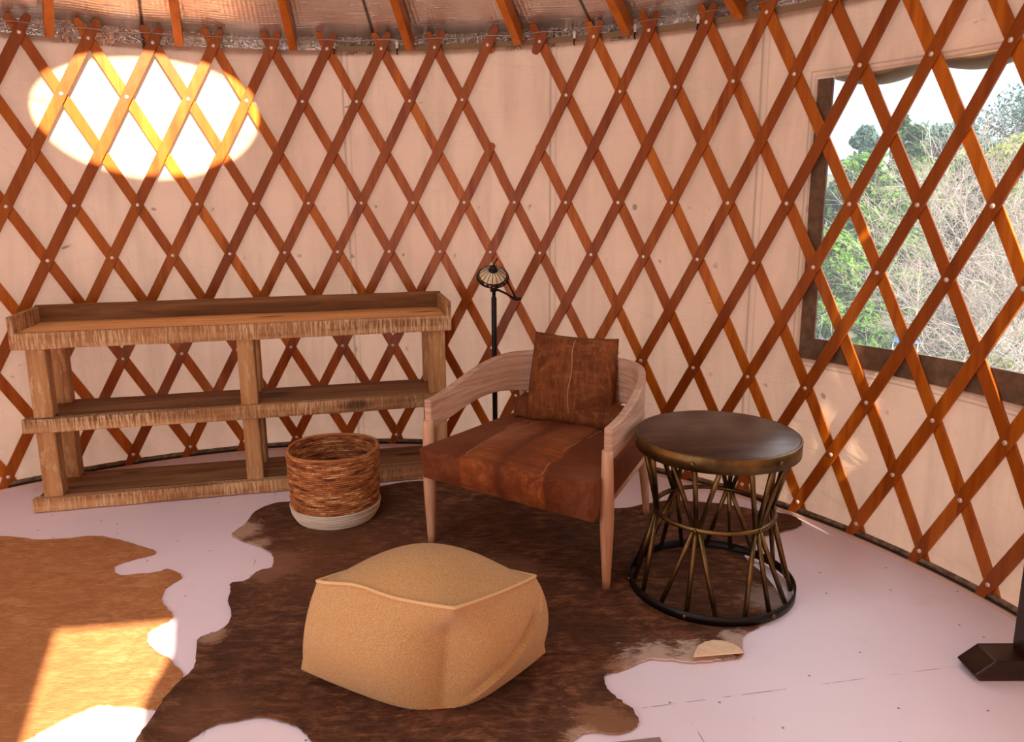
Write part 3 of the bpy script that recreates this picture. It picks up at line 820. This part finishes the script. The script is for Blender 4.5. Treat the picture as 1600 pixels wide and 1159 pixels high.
# low padded lumbar roll along the back of the seat
lcor = {(-1,-1,1): (-.25, .46, .475), (1,-1,1): (.24, .46, .475), (1,1,1): (.24, .56, .48), (-1,1,1): (-.25, .56, .48),
        (-1,-1,-1): (-.25, .45, .405), (1,-1,-1): (.24, .45, .405), (1,1,-1): (.24, .56, .405), (-1,1,-1): (-.25, .56, .405)}
bag(lcor, 12, (.02, .02, .02, .0), 'back_cushion', M_pillow, ch)

# throw pillow leaning on the back rail (a thing of its own)
pz = math.radians(-16)
pl = thing('throw_pillow', 'square brown cowhide throw pillow with a pale centre seam, leaning on the armchair back', 'pillow', (.948, 1.462, .402), pz)
lean = Matrix.Rotation(math.radians(-13), 4, 'X') @ Matrix.Rotation(math.radians(2.5), 4, 'Y')
hw, hh = .170, .368
def pc(x, z, y): return lean @ Vector((x, y, z))
pcor = {}
for sx in (-1, 1):
    for sy in (-1, 1):
        for sz in (-1, 1):
            pcor[(sx, sy, sz)] = pc(sx*(hw if sz > 0 else hw*1.07), hh if sz > 0 else 0.0, sy*.008)
def pil_extra(p, u, v, w):
    return p+Vector((0, 0, -.010*(1-u*u)*max(0, w)**3+.008*(1-u*u)*max(0, -w)**3))
po, pvv, pii = bag(pcor, 26, (-.010, .052, -.004, -.004), 'pillow_body', M_pillow, pl, pil_extra, pw=.62)
mb = MB(); mb.tube([pvv[pii[(0.0, -1.0, round(-1+2*i/26, 5))]]+Vector((.004*math.sin(i*.5), -.001, 0)) for i in range(1, 26)], .0020, 5); mb.build('seam', M_stitch, pl)

# ---------------------------------------------------------------- drum side table
st = thing('side_table', 'round dark metal drum side table with crossed brass rods, right of the armchair', 'side table', (1.400, .905, .009))
HT = .540; RT = .266
mb = MB(); mb.lathe([(.001, HT-.014), (RT-.006, HT-.014), (RT-.004, HT-.004), (RT-.010, HT), (.001, HT)], 72); mb.build('tabletop', M_top, st)
mb = MB(); mb.lathe([(RT-.006, HT-.050), (RT, HT-.050), (RT+.001, HT-.004), (RT-.003, HT-.001), (RT-.006, HT-.003)], 72, cap0=False, cap1=False); mb.build('top_band', M_bronze, st)
RM, ZM, RBt = .196, .272, .278
mb = MB(); mb.lathe([(RBt-.006, .0), (RBt, .0), (RBt, .030), (RBt-.006, .030), (RBt-.006, .0)], 72, cap0=False, cap1=False); mb.build('bottom_ring', M_black, st)
mb = MB(); mb.tube([(RM*math.cos(2*PI*i/64), RM*math.sin(2*PI*i/64), ZM) for i in range(64)], .0085, 8, closed=True); mb.build('middle_ring', M_bronze, st)
def pol(r, deg, z):                             # 0 deg faces the camera, positive to its right
    a = math.radians(-90-15.6+deg); return Vector((r*math.cos(a), r*math.sin(a), z))
for k in range(6):
    th = -15+60*k
    for dth, off in ((-20, -2.6), (0, 0), (20, 2.6)):
        mb = MB(); mb.tube([pol(RM-.004, th+off, ZM+.004), pol(RT-.022, th+dth, HT-.022)], .0082, 8); mb.build('rod', M_bronze, st)
        mb = MB(); mb.tube([pol(RM-.004, th+off, ZM-.004), pol(RBt-.018, th+dth, .018)], .0082, 8); mb.build('rod', M_bronze, st)
    for r, z, q in ((RT+.001, HT-.026, .0085), (RBt, .015, .0085), (RM+.0085, ZM, .006)):
        p = pol(r, th, z); M = Matrix.Translation(p) @ Vector((p.x, p.y, 0)).to_track_quat('Z', 'Y').to_matrix().to_4x4()
        mb = MB(); mb.lathe([(q, -.002), (q*.95, .003), (q*.6, .006), (q*.1, .007)], 12, M); mb.build('bolt', M_bronze, st)

# ---------------------------------------------------------------- cowhide rugs
DARK = [(-0.185,1.64),(-0.314,1.621),(-0.369,1.533),(-0.375,1.393),(-0.395,1.315),(-0.355,1.275),(-0.283,1.229),(-0.219,1.185),(-0.165,1.112),(-0.151,1.033),(-0.187,1.009),(-0.21,0.94),(-0.255,0.923),(-0.239,0.866),(-0.216,0.784),(-0.177,0.706),(-0.185,0.633),(-0.215,0.608),(-0.235,0.574),(-0.202,0.483),(-0.189,0.422),(-0.201,0.388),(-0.214,0.324),(-0.215,0.271),(-0.213,0.209),(-0.213,0.15),(-0.207,0.074),(-0.184,0.013),(-0.12,0.003),(-0.109,0.094),(-0.09,0.14),(-0.047,0.196),(0.011,0.214),(0.064,0.229),(0.127,0.211),(0.184,0.182),(0.219,0.14),(0.275,0.07),(0.365,-0.001),(0.486,-0.03),(0.601,-0.022),(0.717,0.016),(0.809,0.077),(0.862,0.133),(0.884,0.153),(0.918,0.169),(0.949,0.162),(0.989,0.159),(1.023,0.175),(1.039,0.204),(1.034,0.243),(1.013,0.274),(0.984,0.314),(0.972,0.355),(0.972,0.389),(0.987,0.406),(1.015,0.412),(1.054,0.435),(1.094,0.456),(1.125,0.471),(1.179,0.464),(1.241,0.452),(1.308,0.463),(1.38,0.478),(1.402,0.532),(1.421,0.582),(1.456,0.617),(1.521,0.663),(1.6,0.745),(1.613,0.846),(1.602,0.979),(1.574,1.091),(1.627,1.195),(1.708,1.272),(1.799,1.317),(1.862,1.352),(1.896,1.394),(1.885,1.45),(1.832,1.49),(1.77,1.504),(1.654,1.573),(1.525,1.609),(1.417,1.625),(1.3,1.591),(1.171,1.539),(0.993,1.568),(0.845,1.633),(0.719,1.752),(0.51,1.856),(0.299,1.876),(0.123,1.814),(-0.029,1.725)]
TAN = [(-1.315,1.315),(-1.169,1.285),(-1.068,1.284),(-0.931,1.311),(-0.824,1.275),(-0.725,1.224),(-0.638,1.18),(-0.638,1.143),(-0.7,1.098),(-0.727,1.059),(-0.713,1.02),(-0.671,0.991),(-0.555,1.013),(-0.527,1.037),(-0.462,0.993),(-0.451,0.956),(-0.471,0.899),(-0.445,0.806),(-0.404,0.758),(-0.373,0.719),(-0.374,0.689),(-0.406,0.638),(-0.39,0.583),(-0.348,0.532),(-0.267,0.475),(-0.203,0.396),(-0.2,0.324),(-0.218,0.266),(-0.253,0.269),(-0.326,0.277),(-0.376,0.283),(-0.404,0.265),(-0.436,0.23),(-0.466,0.194),(-0.489,0.157),(-0.527,0.108),(-0.614,0.056),(-0.783,0.078),(-0.983,0.168),(-1.163,0.241),(-1.439,0.404),(-1.586,0.594),(-1.8,0.763),(-1.802,0.943),(-1.745,1.081),(-1.665,1.161),(-1.524,1.269)]
def smooth_loop(P, sub=4, jit=.003, seed=1):
    rr = random.Random(seed); out = []; n = len(P)
    for i in range(n):
        p0, p1, p2, p3 = [Vector((*P[(i+j) % n], 0)) for j in (-1, 0, 1, 2)]
        for k in range(sub):
            t_ = k/sub
            q = .5*((2*p1)+(-p0+p2)*t_+(2*p0-5*p1+4*p2-p3)*t_*t_+(-p0+3*p1-3*p2+p3)*t_**3)
            out.append(Vector((q.x+rr.uniform(-jit, jit), q.y+rr.uniform(-jit, jit), 0)))
    return out
def hide(name, P, z0, z1, mat, label, cat, seed):
    loop = smooth_loop(P, seed=seed); n = len(loop)
    mb = MB()
    vs = [p+Vector((0, 0, z0)) for p in loop]+[p+Vector((0, 0, z1)) for p in loop]
    fs = [tuple(range(n-1, -1, -1)), tuple(range(n, 2*n))]+[(i, (i+1) % n, n+(i+1) % n, n+i) for i in range(n)]
    mb.add(vs, fs); o = mb.build(name, mat); return tag(o, label, cat)
W_ = srgb(226, 190, 160)
M_dark = fur('brindle_cowhide', srgb(60, 29, 15), srgb(122, 70, 42), srgb(172, 118, 82), rot=.25, sx=240, sy=34, warp=.10, big=3.6, bump=1.2,
             pale=[(-.37, 1.34, .10, .75, W_), (-.26, 1.22, .06, .6, W_), (-.16, 1.05, .16, .5, srgb(186, 136, 104)), (-.2, .60, .05, .7, srgb(206, 166, 136)), (-.19, .03, .10, .7, srgb(210, 160, 122)), (-.06, .22, .12, .3, srgb(160, 110, 80)),
                   (1.14, .46, .11, .85, srgb(236, 206, 184)), (1.26, .47, .10, .85, srgb(236, 206, 184)), (1.40, .55, .07, .8, srgb(236, 206, 184)), (1.03, .42, .06, .6, srgb(200, 150, 116)), (1.57, .80, .10, .6, srgb(200, 180, 166)), (.95, .17, .12, .6, srgb(190, 136, 98)), (.90, .14, .06, .6, W_),
                   (.73, 1.02, .10, .25, srgb(170, 120, 84)), (.08, 1.1, .3, .3, srgb(140, 86, 50)), (.85, 1.62, .05, .8, W_)])
M_tan = fur('tan_cowhide', srgb(172, 106, 58), srgb(200, 134, 82), srgb(222, 164, 114), rot=.35, sx=230, sy=34, warp=.07, big=2.4, bump=.6)
hide('cowhide_rug', TAN, .0008, .0045, M_tan, 'light tan cowhide rug at the left, crossed by a square of sunlight', 'rug', 4)
dk = hide('cowhide_rug', DARK, .0046, .009, M_dark, 'large dark brown brindle cowhide rug under the armchair, pouf and side table', 'rug', 5)
mb = MB()
FLAP = [(1.236,.452),(1.252,.490),(1.268,.520),(1.292,.545),(1.322,.558),(1.352,.552),(1.372,.533),(1.385,.505),(1.390,.474)]
lp_ = [Vector((*p, 0)) for p in FLAP]; n = len(lp_)
def fz(p): return .0105+.016*max(0., 1-abs((p.y-.46)/.10))
vs = [p+Vector((0, 0, fz(p)-.004)) for p in lp_]+[p+Vector((0, 0, fz(p))) for p in lp_]
mb.add(vs, [tuple(range(n-1, -1, -1)), tuple(range(n, 2*n))]+[(i, (i+1) % n, n+(i+1) % n, n+i) for i in range(n)])
t = NT('tan_suede_underside'); t.set(Roughness=.9); t.color(t.ramp(t.noise(40., detail=4), [(.3, srgb(238, 194, 152)), (.7, srgb(250, 216, 178))])); 
o = mb.build('folded_corner', t.m, dk, bevel=.001, seg=1); o['label'] = 'smooth tan underside of a folded-over corner'

# corner of a grey mat at the bottom edge of the view
mb = MB(); mb.add([(x_, y_, z_) for z_ in (.0005, .006) for x_, y_ in ((.955, .128), (1.083, .147), (1.13, -.2), (.99, -.22))], [(3,2,1,0),(4,5,6,7),(0,1,5,4),(1,2,6,5),(2,3,7,6),(3,0,4,7)])
tag(mb.build('floor_mat', plain('grey_mat', srgb(150, 122, 118), .9), bevel=.001), 'corner of a flat grey mat on the floor at the bottom edge of the view', 'mat')

# ---------------------------------------------------------------- dark wooden stand at the right edge
sd = thing('trestle_stand', 'dark stained wooden stand with a chamfered foot at the right edge', 'stand', (2.137, .41, 0))
mb = MB(); y0, y1 = -.045, .045
prof = [(-.128, .0), (-.145, .018), (-.090, .062), (.090, .062), (.145, .018), (.128, 0)]
vs = [(x_, y0, z_) for x_, z_ in prof]+[(x_, y1, z_) for x_, z_ in prof]
mb.add(vs, [(5,4,3,2,1,0), (6,7,8,9,10,11)]+[(i, (i+1) % 6, 6+(i+1) % 6, 6+i) for i in range(6)])
mb.build('foot', M_darkwood, sd, bevel=.004)
mb = MB(); mb.box(.0, .075, -.03, .03, .062, .72); mb.build('post', M_darkwood, sd, bevel=.003)

# ---------------------------------------------------------------- outside
M_hill = NT('grassy_slope'); M_hill.set(Roughness=.95); M_hill.color(M_hill.ramp(M_hill.noise(1.5, detail=6), [(.3, srgb(40, 50, 24)), (.5, srgb(66, 70, 40)), (.7, srgb(94, 88, 62))])); M_hill = M_hill.m
def ground_z(d): return -.9-.12*max(0, d-3) if d < 14 else -2.22+(d-14)*.10
mb = MB(); vs = []; fs = []; na, nd = 24, 26; rr = random.Random(5)
for i in range(na+1):
    a = math.radians(12+40*i/na)
    for j in range(nd+1):
        d_ = 3.8+56*(j/nd)**1.6
        vs.append((CAM[0]+d_*math.sin(a), CAM[1]+d_*math.cos(a), ground_z(d_)+rr.uniform(-.12, .12)))
for i in range(na):
    for j in range(nd): fs.append((i*(nd+1)+j, (i+1)*(nd+1)+j, (i+1)*(nd+1)+j+1, i*(nd+1)+j+1))
mb.add(vs, fs, True); tag(mb.build('ground', M_hill), kind='structure')

def leafmat(name, c0, c1, c2):
    t = NT(name); t.set(Roughness=.6)
    c = t.ramp(t.noise(2.2, detail=5, rough=.7), [(.3, c0), (.5, c1), (.72, c2)])
    t.color(c); t.b.inputs['Specular IOR Level'].default_value = .15
    tr = t.n('ShaderNodeBsdfTranslucent'); t.l(c, tr.inputs[0]); mx = t.n('ShaderNodeMixShader'); mx.inputs[0].default_value = .3
    t.l(t.b.outputs[0], mx.inputs[1]); t.l(tr.outputs[0], mx.inputs[2]); t.l(mx.outputs[0], t.out.inputs[0]); return t.m
LM = {'dark': leafmat('dark_foliage', srgb(26, 46, 26), srgb(50, 74, 38), srgb(80, 102, 58)),
      'bright': leafmat('bright_foliage', srgb(42, 70, 22), srgb(78, 112, 36), srgb(114, 140, 58)),
      'blue': leafmat('bluish_foliage', srgb(48, 70, 64), srgb(76, 98, 88), srgb(110, 128, 112)),
      'yellow': leafmat('yellow_green_foliage', srgb(88, 100, 32), srgb(126, 134, 54), srgb(156, 160, 84))}
M_bark = NT('grey_bark'); M_bark.set(Roughness=.9); M_bark.color(M_bark.ramp(M_bark.noise(9., detail=4), [(.3, srgb(70, 60, 54)), (.7, srgb(118, 106, 98))])); M_bark = M_bark.m
M_twig = NT('pale_twig'); M_twig.set(Roughness=.9); M_twig.color(M_twig.ramp(M_twig.noise(5., detail=3), [(.3, srgb(120, 104, 94)), (.7, srgb(172, 156, 146))])); M_twig = M_twig.m
def at(px, d):                                   # a spot outside, by bearing and distance from the camera
    a = math.atan2(px-800, F_PX/math.cos(PITCH)*1.0)
    return CAM[0]+d*math.sin(a), CAM[1]+d*math.cos(a)
def crown(h, w, seed, n, leaf, conif=False):
    rr = random.Random(seed); mb = MB(); vs = []; fs = []
    blobs = []
    for _ in range(16):
        f = rr.random(); z = h*(.12+.8*f)
        rad = w*(1-f*.75 if conif else math.sin(PI*(.12+.8*f))**.6)*.62
        a = rr.uniform(0, 6.28); r = rad*rr.uniform(.1, .9)
        blobs.append((Vector((r*math.cos(a), r*math.sin(a), z)), w*rr.uniform(.22, .42)*(1-f*.45 if conif else 1)))
    for i in range(n):
        c_, r_ = blobs[rr.randrange(len(blobs))]
        d_ = Vector((rr.gauss(0, 1), rr.gauss(0, 1), rr.gauss(0, 1))).normalized()
        p = c_+d_*r_*rr.random()**.4; p.z = c_.z+(p.z-c_.z)*.8
        nrm = (d_+Vector((rr.gauss(0, .6), rr.gauss(0, .6), rr.gauss(0, .6)))).normalized()
        a = nrm.orthogonal().normalized(); b = nrm.cross(a)
        q = rr.uniform(0, 6.28); a, b = a*math.cos(q)+b*math.sin(q), b*math.cos(q)-a*math.sin(q)
        s_ = leaf*rr.uniform(.6, 1.3); k = len(vs)
        vs += [p-a*s_, p+b*s_*.5, p+a*s_, p-b*s_*.5]; fs.append((k, k+1, k+2, k+3))
    mb.add(vs, fs); return mb
def tree(name, label, px, d, h, w, kind, seed, n=3000, leaf=.10, conif=False, dz=0, group='leafy trees outside the window'):
    x_, y_ = at(px, d); q = thing(name, label, 'tree' if 'tree' in name else 'bush', (x_, y_, ground_z(d)+dz), 0, group)
    crown(h, w, seed, n, leaf, conif).build('crown', LM[kind], q, fix=False)
    rr = random.Random(seed); mb = MB(); mb.tube([(0, 0, -.3), (.05*w, 0, h*.35), (-.03*w, .04, h*.75)], [.05*w, .04*w, .015*w], 7)
    for _ in range(5):
        a = rr.uniform(0, 6.28); z_ = h*rr.uniform(.25, .6); mb.tube([(0, 0, z_), (w*.3*math.cos(a), w*.3*math.sin(a), z_+h*.15), (w*.5*math.cos(a), w*.5*math.sin(a), z_+h*.22)], [.025*w, .015*w, .006*w], 5)
    mb.build('trunk', M_bark, q)
TREES = [
 ('conifer_tree', 'small bluish conical tree at the left edge of the window, under the white sky', 1316, 248, 20, 1.0, 'blue', 1, True),
 ('conifer_tree', 'tall bluish conifer standing out against the white sky, left of the window centre', 1347, 192, 24, 1.15, 'blue', 2, True),
 ('conifer_tree', 'dark green conifer on the skyline in the middle of the window', 1408, 180, 28, 1.6, 'dark', 3, True),
 ('leafy_tree', 'hazy bluish round tree on the skyline, just right of the middle conifer', 1452, 205, 34, 2.0, 'blue', 4, False),
 ('leafy_tree', 'hazy bluish tree on the skyline, middle right of the window', 1500, 198, 37, 2.3, 'blue', 5, False),
 ('leafy_tree', 'tall hazy tree on the skyline at the right edge of the window', 1590, 165, 40, 3.2, 'blue', 6, False),
 ('leafy_tree', 'dense dark green tree low at the left edge of the window', 1300, 288, 17, 1.2, 'dark', 7, False),
 ('leafy_tree', 'mid green tree under the tall bluish conifer', 1362, 250, 20, 1.6, 'bright', 8, False),
 ('leafy_tree', 'broad green tree in the middle of the window', 1432, 246, 22, 1.9, 'bright', 9, False),
 ('leafy_tree', 'dark green tree behind the bare branches', 1500, 262, 24, 2.0, 'dark', 10, False),
 ('leafy_tree', 'yellow green tree behind the bare branches at right', 1565, 240, 25, 2.0, 'yellow', 11, False),
 ('leafy_tree', 'green tree at the right side of the window behind the bare tree', 1630, 250, 21, 1.6, 'bright', 12, False),
 ('leafy_bush', 'bright green bush at the lower left of the window', 1308, 352, 11.5, .62, 'bright', 13, False),
 ('leafy_bush', 'bright green bush right of the lower left bush, reaching mid window', 1372, 372, 12.8, .70, 'bright', 14, False),
 ('leafy_bush', 'green bush low in the middle of the window', 1432, 350, 14.5, .8, 'bright', 15, False),
 ('leafy_bush', 'yellow green bush at the bottom right of the window', 1573, 500, 9.0, .36, 'yellow', 16, False),
 ('leafy_bush', 'dark bush low behind the blue canopy', 1495, 440, 17.5, .9, 'dark', 17, False)]
for nm, lb, px, ytop, d_, w_, kd, sd_, cf in TREES:
    h_ = (1.332+d_*.9*(299-ytop)/F_PX-ground_z(d_))/.97
    tree(nm, lb, px, d_, h_, w_, kd, sd_, n=9000 if d_ < 16 else 8000, leaf=.05 if d_ < 16 else .085, conif=cf)
def bare(name, label, px, d, h, seed, levels, spread, thick, nb=4):
    x_, y_ = at(px, d); q = thing(name, label, 'tree' if 'tree' in name else 'bush', (x_, y_, ground_z(d)-.1), 0, 'bare branches outside the window')
    rr = random.Random(seed); mb = MB(); tw = MB()
    def grow(p, d_, ln, r, lv):
        pts = [p]; 
        for i in range(4):
            d_ = (d_+Vector((rr.gauss(0, .16), rr.gauss(0, .16), rr.gauss(.02, .14)))).normalized()
            pts.append(pts[-1]+d_*ln/4)
        (mb if lv > levels-2 else tw).tube(pts, [r, r*.9, r*.8, r*.7, r*.55], 5 if lv > levels-2 else 3, cap=False)
        if lv:
            for k in range(nb):
                i = rr.choice((2, 3, 4)); nd_ = (d_+Vector((rr.gauss(0, spread), rr.gauss(0, spread), rr.gauss(0, spread*.8)))).normalized()
                grow(pts[i], nd_, ln*rr.uniform(.55, .85), r*.55, lv-1)
    for k in range(3): grow(Vector((rr.uniform(-.15, .15), rr.uniform(-.15, .15), 0)), Vector((rr.gauss(0, .3), rr.gauss(0, .3), 1)).normalized(), h*.42, thick, levels)
    mb.build('branches', M_bark, q, fix=False); tw.build('twigs', M_twig, q, fix=False)
bare('bare_tree', 'leafless grey tree with tangled twigs at the right side of the window', 1625, 7.6, 3.5, 21, 5, .58, .022, 5)
bare('bare_tree', 'leafless pale tree in the middle right of the window', 1560, 9.0, 3.0, 22, 5, .8, .018)
bare('bare_bush', 'pale leafless bush at the bottom left of the window', 1300, 9.0, 1.15, 23, 4, .7, .010)
bare('bare_bush', 'pale leafless bush at the bottom of the window, left of the blue canopy', 1370, 9.4, 1.05, 24, 4, .7, .010)
bare('bare_bush', 'leafless bush below the middle of the window, right of the canopy', 1545, 8.2, 1.2, 25, 4, .8, .010)
x_, y_ = at(1440, 12.)
cn = thing('canopy', 'small bright blue canopy over a white box, far outside the window', 'canopy', (x_, y_, ground_z(12.)), .3)
mb = MB(); mb.add([(-.13, -.13, 1.20), (.13, -.13, 1.20), (.13, .13, 1.20), (-.13, .13, 1.20), (0, 0, 1.36)], [(0,1,4),(1,2,4),(2,3,4),(3,0,4),(3,2,1,0)]); mb.build('canopy_roof', plain('blue_cloth', srgb(16, 84, 196), .7), cn)
for sx in (-.11, .11):
    for sy in (-.11, .11):
        mb = MB(); mb.tube([(sx, sy, -.4), (sx, sy, 1.21)], .008, 6); mb.build('pole', M_clip, cn)
mb = MB(); mb.box(-.06, .06, -.06, .06, -.3, 1.10); mb.build('white_box', M_clip, cn, bevel=.01)

# ---------------------------------------------------------------- light
sun_dir = Vector((-.902, 2.233, -1.39)).normalized()
sl = bpy.data.lights.new('sun', 'SUN'); sl.energy = 30.; sl.color = (1., .86, .66); sl.angle = math.radians(.6)
so_ = bpy.data.objects.new('sun', sl); C.objects.link(so_); so_.rotation_euler = sun_dir.to_track_quat('-Z', 'Y').to_euler(); so_.location = -sun_dir*20
def portal(name, loc, target, sx, sy):
    l = bpy.data.lights.new(name, 'AREA'); l.shape = 'RECTANGLE'; l.size = sx; l.size_y = sy; l.cycles.is_portal = True
    o = bpy.data.objects.new(name, l); C.objects.link(o); o.location = loc
    o.rotation_euler = (Vector(target)-Vector(loc)).to_track_quat('-Z', 'Y').to_euler()
portal('skylight_portal', (0, 0, 3.08), (0, 0, 0), 1.0, 1.0)
dm = math.radians(220.5); portal('fill_opening_portal', cylp(RW+.05, dm, 1.0), cylp(0, dm, 1.0), 1.35, 2.0)  # first portal serves the added fill opening behind the camera
wm = math.radians(66); portal('window_portal', cylp(RW+.1, wm, 1.24), cylp(0, wm, 1.24), 1.35, 1.15)

w = bpy.data.worlds.new('world'); bpy.context.scene.world = w; w.use_nodes = True
nt = w.node_tree; bg = nt.nodes['Background']
tc = nt.nodes.new('ShaderNodeTexCoord'); sx = nt.nodes.new('ShaderNodeSeparateXYZ'); nt.links.new(tc.outputs['Generated'], sx.inputs[0])
rp = nt.nodes.new('ShaderNodeValToRGB'); e = rp.color_ramp.elements
e[0].position = .12; e[0].color = (.86, .93, 1., 1); e[1].position = .6; e[1].color = (3.85, 4., 4.23, 1)
nt.links.new(sx.outputs[2], rp.inputs[0]); nt.links.new(rp.outputs[0], bg.inputs[0]); bg.inputs[1].default_value = 2.6

# ---------------------------------------------------------------- camera
cd = bpy.data.cameras.new('camera'); cam = bpy.data.objects.new('camera', cd); C.objects.link(cam)
cd.sensor_fit = 'HORIZONTAL'; cd.sensor_width = 36.; cd.lens = F_PX/1600*36.; cd.clip_start = .05; cd.clip_end = 300
cd.shift_y = SHIFT/1600.
fwd = Vector((0, math.cos(PITCH), -math.sin(PITCH))); right = Vector((1, 0, 0)); up = Vector((0, math.sin(PITCH), math.cos(PITCH)))
R3 = Matrix((right, up, -fwd)).transposed() @ Matrix.Rotation(ROLL, 3, 'Z')
cam.matrix_world = Matrix.Translation(CAM) @ R3.to_4x4()
sc_ = bpy.context.scene; sc_.camera = cam
sc_.view_settings.view_transform = 'Standard'; sc_.view_settings.look = 'None'; sc_.view_settings.gamma = 1.; sc_.view_settings.use_curve_mapping = False
sc_.view_settings.exposure = -.28
cy = sc_.cycles; cy.use_denoising = True; cy.max_bounces = 12; cy.diffuse_bounces = 8; cy.transparent_max_bounces = 16; cy.caustics_reflective = False; cy.caustics_refractive = False
cy.sample_clamp_indirect = 8.
